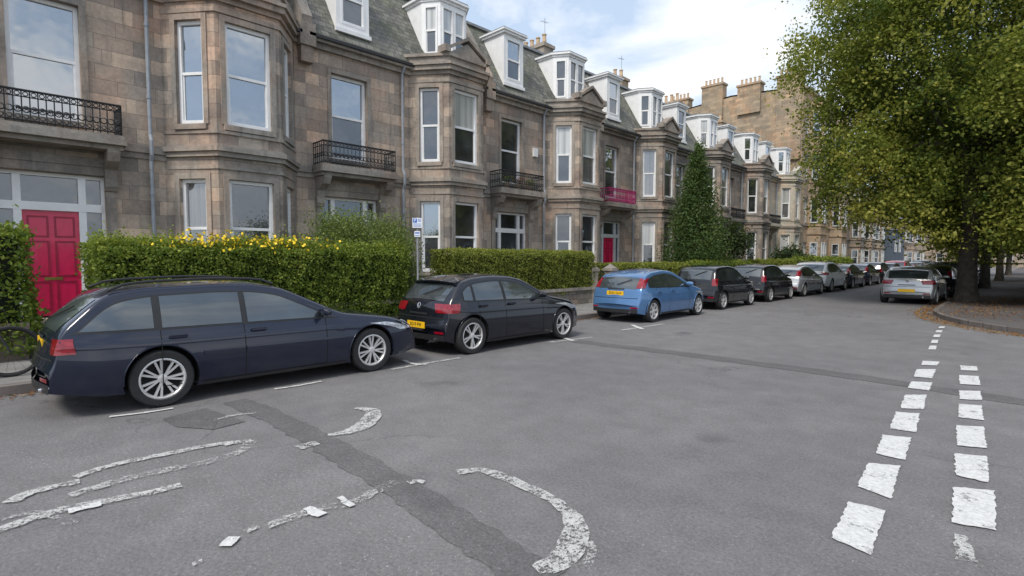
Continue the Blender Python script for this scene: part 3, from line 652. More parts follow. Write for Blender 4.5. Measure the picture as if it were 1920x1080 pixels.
# ------------------------------------------------------------ cars
class Shell:
    def __init__(s,prof,belt,bot,W,roofhw,wb,Rw,rc=.085,cr=.035,bul=.12):
        P=[Vector(p) for p in prof]; Q=[]
        for i in range(len(P)-1):
            n=max(1,int((P[i+1]-P[i]).length/.035))
            for k in range(n): Q.append(P[i].lerp(P[i+1],k/n))
        Q.append(P[-1]); X=np.array([q.x for q in Q]); Z=np.array([q.y for q in Q])
        for _ in range(9):
            X[1:-1]=.25*X[:-2]+.5*X[1:-1]+.25*X[2:]; Z[1:-1]=.25*Z[:-2]+.5*Z[1:-1]+.25*Z[2:]
        s.X=X; s.Z=Z; s.belt=belt; s.bot=bot; s.Wm=W; s.rh=roofhw; s.wb=wb; s.R=Rw; s.rc=rc; s.cr=cr; s.bul=bul
        s.xr=X[0]; s.xf=X[-1]; s.H=Z.max(); im=int(Z.argmax()); s.im=im
        s.zbm=np.mean([b[1] for b in belt])
    def ZT(s,x): return float(np.interp(x,s.X,s.Z))
    def ZB(s,x): return float(np.interp(x,[b[0] for b in s.belt],[b[1] for b in s.belt]))
    def Z0(s,x): return float(np.interp(x,[b[0] for b in s.bot],[b[1] for b in s.bot]))
    def W(s,x):
        d=min(x-s.xr,s.xf-x); t=max(0,min(1,1-d/.8)); return s.Wm*(1-.15*t**2.2)
    def w(s,x,z):
        zb=s.ZB(x); z0=s.Z0(x); W=s.W(x)
        def low(q): return W*(1-.075*(abs(q-.45)/.55)**2+.014*math.exp(-((q-.80)/.05)**2)-.006*math.exp(-((q-.30)/.06)**2))
        if z<=zb: return low(max(0,(z-z0)/(zb-z0)))
        tm=(.925*s.Wm-s.rh)/(s.H-s.zbm); return W*.925-(z-zb)*tm+.05*tm*math.sin(math.pi*min(1,(z-zb)/(s.H-zb)))
    def zs(s,x): return max(s.Z0(x)+.06,s.ZT(x)-s.cr-s.rc)
    def wt(s,x): return s.w(x,s.zs(x))-s.rc*.9
    def D(s,p):
        x,y,z=p; q=(y/s.Wm)**2
        if x<s.xr+.9: t=((s.xr+.9-x)/.9)**2; x+=s.bul*t*q
        if x>s.xf-.9: t=((x-s.xf+.9)/.9)**2; x-=s.bul*1.5*t*q
        return (x,y,z)
    def half(s,x):
        z0=s.Z0(x); zs=s.zs(x); zt=s.ZT(x); zb=s.ZB(x); zm=min(zb,zs-.02)
        h=[(0,z0),(s.w(x,z0)*.5,z0),(s.w(x,z0)*.9,z0)]
        for i in range(17): z=z0+.01+(zm-z0-.01)*i/16; h.append((s.w(x,z),z))
        for i in range(1,6): z=zm+(zs-zm)*i/5; h.append((s.w(x,z),z))
        w0=s.w(x,zs); wt=w0-s.rc*.9; ze=zt-s.cr
        for i in range(1,6): a=math.pi/2*i/5; h.append((wt+s.rc*.9*math.cos(a),zs+(ze-zs)*math.sin(a)))
        for i in range(1,6): y=wt*(1-i/5); h.append((y,zt-s.cr*(y/wt)**2))
        return h
    def body(s,paintm,par):
        hs=[(x,s.half(x)) for x in s.X]; n=len(hs[0][1]); vs=[]; N=2*n-2
        for x,h in hs:
            ring=[(x,-y,z) for y,z in h]+[(x,y,z) for y,z in h[1:-1][::-1]]
            vs+=[s.D(p) for p in ring]
        fs=[(i*N+k,(i+1)*N+k,(i+1)*N+(k+1)%N,i*N+(k+1)%N) for i in range(len(hs)-1) for k in range(N)]
        for base,rev in ((0,False),((len(hs)-1)*N,True)):
            for k in range(n-1):
                q=[base+k,base+k+1]+([base+(N-k-1)] if k+1<n-1 else [])+([base+(N-k)] if k>0 else [])
                fs.append(tuple(q) if rev else tuple(q[::-1]))
        me=bpy.data.meshes.new('body'); me.from_pydata(vs,[],fs); bm=bmesh.new(); bm.from_mesh(me); bmesh.ops.recalc_face_normals(bm,faces=bm.faces); bm.to_mesh(me); bm.free()
        for m in (paintm,M['dkalloy'],M['plastic']): me.materials.append(m)
        o=bpy.data.objects.new('body',me); C.objects.link(o)
        c=MB(); Ra=s.R+.05
        for xc in (0,s.wb):
            for sg in (-1,1):
                ya,yb=sg*(s.Wm-.30),sg*(s.Wm+.2); seg=40; v=[]
                for y in (ya,yb):
                    for i in range(seg): t=2*math.pi*i/seg; v.append((xc+Ra*math.cos(t),y,s.R+.01+Ra*math.sin(t)))
                c.add(v,[tuple(range(seg)),tuple(range(seg,2*seg))[::-1]]+[(i,(i+1)%seg,seg+(i+1)%seg,seg+i) for i in range(seg)])
        co=c.build('cutter',M['dkalloy']); bm=bmesh.new(); bm.from_mesh(co.data); bmesh.ops.recalc_face_normals(bm,faces=bm.faces); bm.to_mesh(co.data); bm.free()
        md=o.modifiers.new('b','BOOLEAN'); md.object=co; md.operation='DIFFERENCE'; md.solver='EXACT'
        try: md.material_mode='TRANSFER'
        except Exception: pass
        dg=bpy.context.evaluated_depsgraph_get(); me2=bpy.data.meshes.new_from_object(o.evaluated_get(dg)); o.modifiers.clear(); o.data=me2; me2.name='body'
        bpy.data.objects.remove(co)
        me2.shade_smooth(); me2.set_sharp_from_angle(angle=R(38))
        o.parent=par; return o
    def arch_lip(s,par,paintm):
        for xc in (0,s.wb):
            for sg in (-1,1):
                b=MB(); Ra=s.R+.05; pts=[]
                for i in range(25):
                    a=math.pi*(-.03+1.06*i/24); x=xc+Ra*math.cos(a); z=s.R+.01+Ra*math.sin(a)
                    if z<s.Z0(x)+.02: continue
                    pts.append(s.D((x,sg*(s.w(x,z)+.001),z)))
                b.tube(pts,.010,6); b.build('wheel_arch_lip',paintm,par,smooth=True,ang=60)
    def side(s,b,x0,x1,lo,hi,off=.004,nx=10,nz=4,mi=0,sides=(-1,1),shear=0):
        for sg in sides:
            def P(u,v):
                x=x0+(x1-x0)*u; a=lo(x) if callable(lo) else lo; c=hi(x) if callable(hi) else hi
                if c<a: c=a
                z=a+(c-a)*v; xx=x+shear*(z-a)
                return s.D((xx,sg*(s.w(xx,z)+off),z))
            b.grid(P,nx,nz,mi)
    def top(s,b,x0,x1,fr,off=.005,mi=0,nx=10,ny=8,fr1=None):
        def P(u,v):
            x=x0+(x1-x0)*u; k=fr if fr1 is None else fr+(fr1-fr)*u; y=(2*v-1)*k*s.wt(x); e=.02
            sl=(s.ZT(x+e)-s.ZT(x-e))/(2*e); l=math.hypot(1,sl); z=s.ZT(x)-s.cr*(y/s.wt(x))**2
            return s.D((x-sl/l*off,y,z+off/l))
        b.grid(P,nx,ny,mi)
    def rx(s,z):
        X,Z=s.X[:s.im+1],s.Z[:s.im+1]; return float(np.interp(z,Z,X))
    def fx(s,z):
        X,Z=s.X[s.im:][::-1],s.Z[s.im:][::-1]; return float(np.interp(z,Z,X))
    def rear(s,b,y0,y1,z0,z1,off=.008,mi=0,n=6,m=6,mirror=True,front=False):
        for sg in ((-1,1) if mirror else (1,)):
            def P(u,v):
                y=y0+(y1-y0)*u; z=z0+(z1-z0)*v
                x=(s.fx if front else s.rx)(z+s.cr*(y/s.Wm)**2); return s.D((x+(off if front else -off),sg*y,z))
            b.grid(P,n,m,mi)
    def wrap(s,b,z0,z1,y0,xin,off=.012,front=False,taper=0,n=6,sg=1,cut=0):
        fX=s.fx if front else s.rx
        sgx=1 if front else -1
        def ring(z,t):
            xa=fX(z+s.cr*.6)
            wtx=max(.2,s.wt(xa)) if s.ZT(xa)>=z-.01 else s.w(xa,z)
            xx=xa
            for _ in range(60):
                if s.zs(xx)>=z: break
                xx-=sgx*.01
            ws=s.w(xx,z)
            B=(xa+sgx*off,wtx); Cc=(xx,ws+off)
            mid=((B[0]+Cc[0])/2+sgx*.02,(B[1]+Cc[1])/2+.02)
            L=xin*(1-taper*t); yy=y0+(wtx-y0)*cut*(1-t)
            pts=[(xa+sgx*off,yy+(wtx-yy)*k/3) for k in range(3)]+[B,mid,Cc]+[(xx-sgx*L*k/4,s.w(xx-sgx*L*k/4,z)+off) for k in range(1,5)]
            return [s.D((p[0],sg*p[1],z)) for p in pts]
        rows=[ring(z0+(z1-z0)*k/n,k/n) for k in range(n+1)]; m=len(rows[0])
        b.add([p for r in rows for p in r],[(i*m+k,i*m+k+1,(i+1)*m+k+1,(i+1)*m+k) for i in range(n) for k in range(m-1)])
def wheel(par,x,y,Rw,side,spokes=7,twin=True):
    b=MB(); ri=.71*Rw
    b.lathe([(ri,-.085),(ri+.012,-.1),(Rw*.93,-.102),(Rw*.985,-.085),(Rw,-.055),(Rw,.055),(Rw*.985,.085),(Rw*.93,.1),(ri,.09)],seg=36,closed=True)
    w=b.build('wheel',M['rubber'],par,smooth=True,ang=40); w.location=(x,y,Rw); w.rotation_euler=(0,random.uniform(0,1.2),0 if side<0 else math.pi)
    b=MB(); b.lathe([(ri+.003,-.092),(ri-.012,-.096),(ri-.024,-.08),(ri-.03,-.02)],seg=36)
    b.lathe([(0,-.03),(ri-.02,-.03)],seg=24,mi=1)
    b.lathe([(0,-.085),(.03,-.087),(.05,-.08),(.055,-.04)],seg=14)
    for i in range(spokes):
        for dd in ((-.15,.15) if twin else (0,)):
            a=2*math.pi*i/spokes; a1=a+dd*.45; a2=a+dd; r0,r1=.035,ri-.012; w0,w1=(.010,.0125) if twin else (.024,.034)
            def pt(r,a,s_,h): return (r*math.cos(a)-s_*math.sin(a),h,r*math.sin(a)+s_*math.cos(a))
            b.hexa([pt(r0,a1,-w0,-.078),pt(r1,a2,-w1,-.087),pt(r1,a2,w1,-.087),pt(r0,a1,w0,-.078),pt(r0,a1,-w0,-.04),pt(r1,a2,-w1,-.05),pt(r1,a2,w1,-.05),pt(r0,a1,w0,-.04)])
    b.build('rim',[M['alloy'],M['dkalloy']],w,smooth=True,ang=30)
def make_car(name,label,paintm,sp):
    root=empty(name,(0,0,0)); tag(root,label,'car')
    s=Shell(sp['prof'],sp['belt'],sp['bot'],sp['W'],sp['roof'],sp['wb'],sp['R'])
    s.body(paintm,root); s.arch_lip(root,paintm)
    for xc in (0,s.wb):
        for sg in (-1,1): wheel(root,xc,sg*(s.Wm-.115),s.R,sg,sp.get('spokes',7),sp.get('twin',True))
    zh=lambda x:min(s.zs(x-.05),s.zs(x+.05))-.022
    zb=lambda x:s.ZB(x)+.015
    wx0=sp['win'][0][0]; wx1=sp['win'][-1][1]
    for sg in (-1,1):
        b=MB(); s.side(b,wx0-.03,wx1+.03,lambda x:s.ZB(x)-.008,lambda x:zh(x)+.018,.003,40,4,sides=(sg,)); b.build('window_trim',M['plastic'],root,smooth=True)
        for (x0,x1) in sp['win']:
            b=MB(); s.side(b,x0,x1,zb,zh,.007,16,5,sides=(sg,)); b.build('side_window',M['carglass'],root,smooth=True)
    b=MB(); s.top(b,sp['ws'][0],sp['ws'][1],.97,.004); b.build('windscreen',M['carglass'],root,smooth=True)
    b=MB(); s.top(b,sp['rg'][0],sp['rg'][1],.86,.005,fr1=.93,nx=14); b.build('rear_window',M['carglass'],root,smooth=True)
    for sg in (-1,1):
        b=MB()
        for xs in sp['seams']: s.side(b,xs-.005,xs+.005,s.Z0(xs)+.06,lambda x:s.ZB(x)-.01,.0022,1,12,sides=(sg,))
        s.side(b,sp['seams'][0],sp['seams'][-1],s.Z0(1)+.055,s.Z0(1)+.065,.0022,20,1,sides=(sg,))
        b.build('panel_gap',M['dkalloy'],root)
    for xh in sp['handles']:
        for sg in (-1,1):
            b=MB(); y=s.w(xh,sp['hz']); b.box(xh-.09,xh+.09,sg*(y+.03)-.012,sg*(y+.03)+.012,sp['hz']-.015,sp['hz']+.018); b.box(xh-.085,xh-.06,sg*(y+.01)-.02,sg*(y+.01)+.02,sp['hz']-.01,sp['hz']+.012); b.box(xh+.06,xh+.085,sg*(y+.01)-.02,sg*(y+.01)+.02,sp['hz']-.01,sp['hz']+.012)
            b.build('door_handle',paintm,root)
    for sg in (-1,1):
        b=MB(); s.side(b,s.R+.1,s.wb-s.R-.1,lambda x:s.Z0(x)+.01,lambda x:s.Z0(x)+.05,.006,8,2,sides=(sg,)); b.build('sill_trim',M['plastic'],root)
        if sp.get('strip'):
            z=sp['strip']
            for a,c in ((s.R+.1,sp['seams'][1]-.01),(sp['seams'][1]+.01,s.wb-s.R-.1)): b=MB(); s.side(b,a,c,z-.025,z+.025,.012,12,2,sides=(sg,)); b.build('rubbing_strip',paintm,root,smooth=True)
        xm=sp['mir']; zz=s.ZB(xm)+.09; y=s.w(xm,s.ZB(xm)); b=MB()
        b.lathe([(.001,-.09),(.05,-.08),(.07,-.02),(.075,.05),(.06,.095),(.001,.1)],(0,0,0),'y',12)
        o=b.build('door_mirror',paintm,root,smooth=True); o.location=(xm,sg*(y+.12),zz); o.scale=(.75,1.05,.85)
        b=MB(); b.tube([(xm,sg*(y-.01),zz-.06),(xm,sg*(y+.06),zz-.03)],.022,6); b.build('mirror_arm',M['plastic'],root)
        t0,t1,ty,tx=sp['tail']; b=MB(); s.wrap(b,t0,t1,ty,tx,.010,taper=sp.get('tt',0),sg=sg,cut=sp.get('tc',0)); b.build('tail_light',M['tail'],root,smooth=True)
        h0,h1,hy,hx=sp['head']; b=MB(); s.wrap(b,h0,h1,hy,hx,.008,front=True,taper=-.3,sg=sg); b.build('headlight',M['lamp'],root,smooth=True)
    zr=sp['platez']; xr=s.rx(zr)-sp.get('plo',.012); b=MB(); b.box(xr,xr+.012,-.26,.26,zr-.056,zr+.056); pl=b.build('number_plate',M['plate'],root)
    if sp.get('reg'): text_mesh(sp['reg'],.088,M['ink'],'registration',pl,(xr-.0015,0,zr),(R(90),0,R(-90)))
    b=MB(); zbt=s.Z0(s.xr); s.rear(b,-s.Wm*.82,s.Wm*.82,zbt+.0,zbt+.10,.006,n=12,mirror=False); b.build('bumper_valance',M['plastic'],root)
    b=MB(); zt_=sp['tg']; s.rear(b,-s.Wm*.80,s.Wm*.80,zt_,zt_+.012,.003,n=12,mirror=False); b.build('tailgate_gap',M['dkalloy'],root)
    b=MB(); s.rear(b,-s.Wm*.3,s.Wm*.3,sp['bz'],sp['bz']+.03,.012,mirror=False); b.build('tailgate_grip',M['plastic'],root)
    for sg in (-1,1):
        b=MB(); s.rear(b,.5*sg,.7*sg,zbt+.12,zbt+.16,.01,mirror=False); b.build('reflector',M['tail'],root)
    b=MB(); b.tube([(s.xr+.1,-.5,zbt+.02),(s.xr+.01,-.5,zbt+.02)],.025,10); b.build('exhaust_pipe',M['chrome'],root)
    b=MB(); x=sp['rg'][0]+.05; p0=(x-.02,0,s.ZT(x)+.02); x2=x+(sp['rg'][1]-sp['rg'][0])*.45; b.tube([p0,(x2,-.38,s.ZT(x2)+.02)],.010,5); b.build('rear_wiper',M['plastic'],root)
    if sp.get('badge'):
        z=sp['badge']; x=s.rx(z)-.014; b=MB(); r=.052; b.ring((x,0,z),r,.006,'x',20,5)
        def st(a,c): b.tube([(x-.002,-a[0]*r,z+a[1]*r),(x-.002,-c[0]*r,z+c[1]*r)],.005,4)
        st((-.35,.9),(0,.12)); st((0,.12),(.35,.9)); st((-.8,.5),(-.35,-.8)); st((-.35,-.8),(0,.05)); st((0,.05),(.35,-.8)); st((.35,-.8),(.8,.5))
        b.build('badge',M['chrome'],root)
    if sp.get('spoiler'):
        xs=sp['spoiler']; z=s.ZT(xs); w=s.wt(xs)*.95; b=MB()
        v=[]
        for yy in np.linspace(-w,w,9):
            q=s.cr*(yy/w)**2
            v+=[(xs+.12,yy,s.ZT(xs+.12)+.006-q),(xs-.14+.05*(yy/w)**2,yy,z+.0-q),(xs-.14+.05*(yy/w)**2,yy,z-.03-q),(xs+.05,yy,z-.05-q)]
        b.add(v,[(4*i+k,4*i+(k+1)%4,4*(i+1)+(k+1)%4,4*(i+1)+k) for i in range(8) for k in range(4)]+[(0,1,2,3),(32,35,34,33)])
        b.build('spoiler',paintm,root,smooth=True)
    if sp.get('rails'):
        for sg in (-1,1):
            b=MB(); a,c=sp['rails']; pts=[]
            for i in range(13):
                x=a+(c-a)*i/12; pts.append((x,sg*(s.wt(x)+.0),s.ZT(x)+(.0 if i in(0,12) else .03)))
            b.tube(pts,.016,6); b.build('roof_rail',M['plastic'],root,smooth=True)
    b=MB(); b.tube([(sp['ant'],0,s.ZT(sp['ant'])-.01),(sp['ant']-.2,0,s.ZT(sp['ant'])+.12)],[.006,.003],5); b.build('aerial',M['plastic'],root)
    return root
P_={}
for n_,c_,me_ in (('navy',(.005,.009,.026),.15),('black',(.004,.005,.011),.1),('blue',(.075,.17,.34),.3),('silver',(.42,.43,.44),.5),('white',(.70,.71,.71),0),('char',(.008,.009,.012),.15),('ink',(.004,.004,.006),.1),('red',(.35,.02,.03),.1),('grey',(.10,.103,.11),.4)): P_[n_]=paint(n_,c_,me_)
wagon=dict(prof=[(-1.06,.54),(-1.05,.60),(-1.0,.65),(-.98,.88),(-.94,.96),(-.56,1.29),(-.43,1.36),(-.1,1.405),(.6,1.425),(1.1,1.41),(1.42,1.355),(2.25,.955),(2.5,.92),(3.05,.84),(3.42,.74),(3.6,.62),(3.67,.53),(3.68,.45)],
 belt=[(-1.1,.915),(0,.895),(2.2,.87),(3.7,.80)],bot=[(-1.06,.29),(-.6,.21),(0,.18),(2.7,.18),(3.2,.19),(3.68,.23)],W=.895,roof=.59,wb=2.70,R=.328,
 win=[(-.82,-.06),(.02,.88),(.95,2.14)],ws=(1.42,2.27),rg=(-.93,-.56),seams=[.0,.90,1.98],handles=[.17,1.07],hz=.80,strip=.58,mir=1.95,tail=(.70,.86,.62,.17),tt=.55,tc=.3,head=(.60,.74,.45,.20),
 platez=.76,plo=-.006,bz=.84,tg=.635,rails=(-.45,1.35),ant=-.3,spokes=7,twin=True)
polo=dict(prof=[(-.62,.50),(-.615,.58),(-.565,.66),(-.55,.86),(-.49,.98),(-.20,1.27),(-.09,1.34),(.15,1.39),(.65,1.42),(1.1,1.40),(1.42,1.34),(2.15,.97),(2.4,.93),(2.95,.83),(3.18,.70),(3.27,.58),(3.28,.5)],
 belt=[(-.7,.99),(0,.94),(2.1,.89),(3.3,.83)],bot=[(-.62,.27),(-.4,.21),(0,.17),(2.55,.17),(3.28,.21)],W=.875,roof=.57,wb=2.55,R=.328,
 win=[(-.17,.04),(.10,.80),(.87,2.04)],ws=(1.42,2.17),rg=(-.48,-.19),seams=[.16,.83,1.88],handles=[.26,.99],hz=.85,mir=1.80,tail=(.75,.91,.40,.20),tt=.2,tc=.25,head=(.64,.78,.5,.24),
 platez=.52,bz=.71,tg=.655,ant=.1,spokes=5,twin=True,badge=.86,spoiler=-.13,reg='SG19 FW')
focus=dict(prof=[(-.70,.50),(-.695,.60),(-.63,.66),(-.57,.90),(-.33,1.20),(-.18,1.29),(.2,1.375),(.8,1.42),(1.2,1.395),(1.42,1.34),(2.3,.955),(2.55,.91),(3.0,.80),(3.22,.66),(3.3,.56),(3.31,.48)],
 belt=[(-.7,.97),(0,.93),(2.2,.88),(3.3,.80)],bot=[(-.70,.27),(-.4,.21),(0,.18),(2.6,.18),(3.31,.2)],W=.85,roof=.55,wb=2.615,R=.305,
 win=[(-.18,-.0),(.06,.80),(.87,2.15)],ws=(1.42,2.32),rg=(-.55,-.30),seams=[.18,.83,1.98],handles=[.26,1.0],hz=.82,strip=.56,mir=1.9,tail=(.92,1.18,.58,.07),tc=.0,head=(.6,.74,.45,.3),
 platez=.78,bz=.88,tg=.65,ant=.9,spokes=6,twin=False,reg='SD03 GUA')
tall=dict(prof=[(-.62,.50),(-.615,.60),(-.57,.68),(-.55,.92),(-.50,1.02),(-.34,1.34),(-.24,1.41),(.1,1.47),(.7,1.49),(1.1,1.46),(1.3,1.41),(1.98,1.00),(2.2,.96),(2.75,.86),(2.95,.70),(3.0,.58),(3.01,.5)],
 belt=[(-.6,1.0),(0,.97),(2.0,.93),(3.0,.86)],bot=[(-.62,.28),(0,.19),(2.35,.19),(3.01,.23)],W=.83,roof=.58,wb=2.38,R=.30,
 win=[(-.28,-.08),(-.02,.72),(.79,1.88)],ws=(1.3,2.0),rg=(-.50,-.32),seams=[.08,.75,1.75],handles=[.18,.9],hz=.88,mir=1.68,tail=(.80,1.04,.60,.08),head=(.66,.8,.45,.28),
 platez=.62,bz=.84,tg=.66,ant=.0,spokes=5,twin=False,strip=.6)
suv=dict(prof=[(-.86,.58),(-.855,.66),(-.78,.74),(-.75,.98),(-.68,1.10),(-.40,1.42),(-.28,1.49),(.1,1.54),(.8,1.555),(1.2,1.53),(1.5,1.47),(2.25,1.07),(2.5,1.02),(3.1,.92),(3.35,.80),(3.47,.64),(3.48,.52)],
 belt=[(-.8,1.07),(0,1.03),(2.2,.99),(3.5,.91)],bot=[(-.86,.34),(0,.25),(2.65,.25),(3.48,.28)],W=.90,roof=.62,wb=2.65,R=.345,
 win=[(-.38,-.06),(.0,.84),(.91,2.12)],ws=(1.5,2.27),rg=(-.68,-.40),seams=[.12,.87,1.95],handles=[.24,1.05],hz=.94,mir=1.88,tail=(.88,1.02,.5,.2),head=(.7,.86,.5,.3),
 platez=.66,bz=.82,tg=.74,ant=.0,spokes=5,twin=True,rails=(-.3,1.4))
def at(o,x,y,rz=0): o.location=(x,y,0); o.rotation_euler=(0,0,R(90+rz)); return o
XL=-7.07
c1=at(make_car('parked_estate_car','dark navy estate car with roof rails, nearest car at the left kerb',P_['navy'],wagon),XL-.885,1.50)
c2=at(make_car('parked_hatchback','glossy black hatchback with yellow plate, parked in front of the navy estate car',P_['black'],polo),XL-.89,6.23)
c3=at(make_car('parked_hatchback','metallic blue hatchback parked third along the left kerb',P_['blue'],focus),XL-1.0,12.75)
c4=at(make_car('parked_hatchback','small upright black hatchback parked just beyond the metallic blue car',P_['char'],tall),XL-1.15,17.6)
c6=at(make_car('parked_crossover','white crossover parked beyond the silver hatchback on the left',P_['white'],suv),XL-1.2,30.6)
NB=('badge','registration')
def cp(src,label,pt,x,y,rz=0,group=None,skip=('registration',)):
    o=dup(src,None,P_[pt],skip); o['label']=label
    if group: o['group']=group
    return at(o,x,y,rz)
cp(c4,'black hatchback fifth along the left kerb, last dark car before the silver one','ink',XL-1.15,22.0)
cp(c3,'silver hatchback on the left kerb between black hatchback and white crossover','silver',XL-1.15,26.2)
cp(c3,'dark grey hatchback parked just beyond the white crossover on the left','char',XL-1.2,35.2)
cp(c3,'inky blue hatchback two cars beyond the white crossover on the left','navy',XL-1.2,39.6)
cp(c4,'dark hatchback three cars beyond the white crossover on the left','ink',XL-1.2,44)
cp(c6,'red crossover in the far line of cars on the left kerb','red',XL-1.2,53)
for i,(src,pt,y) in enumerate(((c2,'ink',48.6),(c3,'grey',57.5),(c2,'navy',62),(c6,'ink',66.5),(c3,'white',71))):
    cp(src,'tiny distant car at the far end of the left kerb line',pt,XL-1.2,y,0,'distant cars on the left kerb',NB)
XR=-3.35
cp(c2,'silver hatchback parked by the tree, nearest car on the right side','silver',XR-.1,25.0)
cp(c3,'black hatchback directly in front of the silver car by the tree','ink',XR,30.2)
cp(c6,'dark crossover third in the line of cars on the right side','char',XR,34.9)
for src,pt,y in ((c2,'navy',39.6),(c3,'grey',44.3),(c6,'ink',49)): cp(src,'distant car in shade in the right hand line of parked cars',pt,XR,y,0,'distant cars on the right kerb',NB)
# ------------------------------------------------------------ hedges and walls
def hedge(label,x0,x1,y0,y1,z0,z1,n,mat_='hedge',ls=.035,rough=.06,name='hedge'):
    h=empty(name,((x0+x1)/2,(y0+y1)/2,z0)); tag(h,label,'hedge'); ox,oy,oz=h.location
    b=MB(); i=.14; b.box(x0+i-ox,x1-i-ox,y0+i-oy,y1-i-oy,0,z1-i-oz); b.build('shade_core',M['core'],h)  # near-black box stands in for the shade inside the hedge
    dx,dy,dz=x1-x0,y1-y0,z1-z0; ar=np.array([dy*dz,dx*dy,dx*dz,dx*dz,dy*dz*.3]); cnt=(n*ar/ar.sum()).astype(int); cs=[];os_=[]
    for k,c in enumerate(cnt):
        u,v=np.random.rand(c),np.random.rand(c); p=np.zeros((c,3)); o=np.zeros((c,3))
        if k==0: p[:,0]=x1;p[:,1]=y0+dy*u;p[:,2]=z0+dz*v;o[:,0]=1
        elif k==1: p[:,0]=x0+dx*u;p[:,1]=y0+dy*v;p[:,2]=z1;o[:,2]=1
        elif k==2: p[:,0]=x0+dx*u;p[:,1]=y0;p[:,2]=z0+dz*v;o[:,1]=-1
        elif k==3: p[:,0]=x0+dx*u;p[:,1]=y1;p[:,2]=z0+dz*v;o[:,1]=1
        else: p[:,0]=x0;p[:,1]=y0+dy*u;p[:,2]=z0+dz*v;o[:,0]=-1
        cs.append(p);os_.append(o)
    p=np.vstack(cs);o=np.vstack(os_)
    cz=np.clip((p[:,2]-(z1-.18))/.18,0,1); fx=np.clip((p[:,0]-(x1-.18))/.18,0,1); m=cz*fx; p[:,0]-=m*.07; p[:,2]-=m*.07
    wob=(np.sin(p[:,1]*2.3+p[:,2]*1.7)+np.sin(p[:,1]*5.1-p[:,2]*3.3+1)+np.sin(p[:,0]*6+p[:,1]*3.7))/3
    wob2=np.sin(p[:,1]*11+p[:,2]*7)*np.sin(p[:,2]*13-p[:,1]*5+p[:,0]*9)
    p+=o*(wob[:,None]*rough+wob2[:,None]*rough*.5+np.random.normal(size=(len(p),1))*rough*.75-.03)
    if rough>.065:
        tp=(o[:,2]>.5)&(np.random.rand(len(p))<.12); p[tp,2]+=np.abs(np.random.normal(size=tp.sum()))*.10*(.4+np.abs(np.sin(p[tp,1]*9)))
    t=.42+wob*.15+wob2*.13+np.random.normal(size=len(p))*.2+(p[:,2]-z0)/dz*.12+o[:,2]*.12  # light painted into leaf tint: top and bulges lighter, hollows darker
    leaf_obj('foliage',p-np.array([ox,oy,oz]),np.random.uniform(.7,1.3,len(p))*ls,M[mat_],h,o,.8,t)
    return h
def gwall(label,y0,y1,z=.6,x=-11.3):
    b=MB(); b.box(-.3,0,0,y1-y0,0,z-.1); w=empty('garden_wall',(x,y0,.1)); b.build('wall',M['gwall'],w); tag(w,label,'wall')
    b=MB(); b.box(-.35,.05,-.02,y1-y0+.02,z-.1,z); b.build('coping',M['trim'],w)
gwall('low rubble garden wall under the tallest hedge behind the navy car',1.55,7.7)
gwall('low rubble garden wall under the clipped hedge in front of the third house',9.2,15.7)
gwall('low rubble garden wall behind the two small black hatchbacks',16.9,23.4,.7)
gwall('low garden wall by the pointed tree',24.4,31,.6); gwall('low garden wall of the sixth house, beyond the silver car',32,38.6,.6); gwall('low garden wall at the far end of the terrace',39.6,53.8,.6)
gwall('low garden wall behind the bicycle at left',-7,.6,.6)
hedge('tall loose leafy hedge behind the bicycle at the left edge',-12.2,-11.2,-5,.66,.2,2.18,19000,'hedge',.040,.09)
hedge('tall dense green hedge behind the navy estate car',-12.5,-11.15,1.5,7.65,.3,1.98,68000,'hedge',.029,.08)
hedge('neatly clipped yellow green hedge in front of the third house',-12.4,-11.3,9.2,15.7,.5,1.96,44000,'hedgey',.028,.035)
hedge('low clipped hedge behind the metallic blue car',-12.3,-11.4,16.9,23.2,.6,1.52,14000,'hedgey',.04,.03)
hedge('dark green hedge beside the pointed tree',-12.3,-11.4,24.4,31,.5,1.55,9000,'hedge',.05,.06)
hedge('green hedge in front of the sixth house, beyond the silver car',-12.3,-11.4,32,38.6,.5,1.6,7000,'hedgey',.06,.06)
hedge('long green hedge at the far end of the terrace',-12.3,-11.4,39.6,53.5,.5,1.7,7000,'hedge',.08,.1)
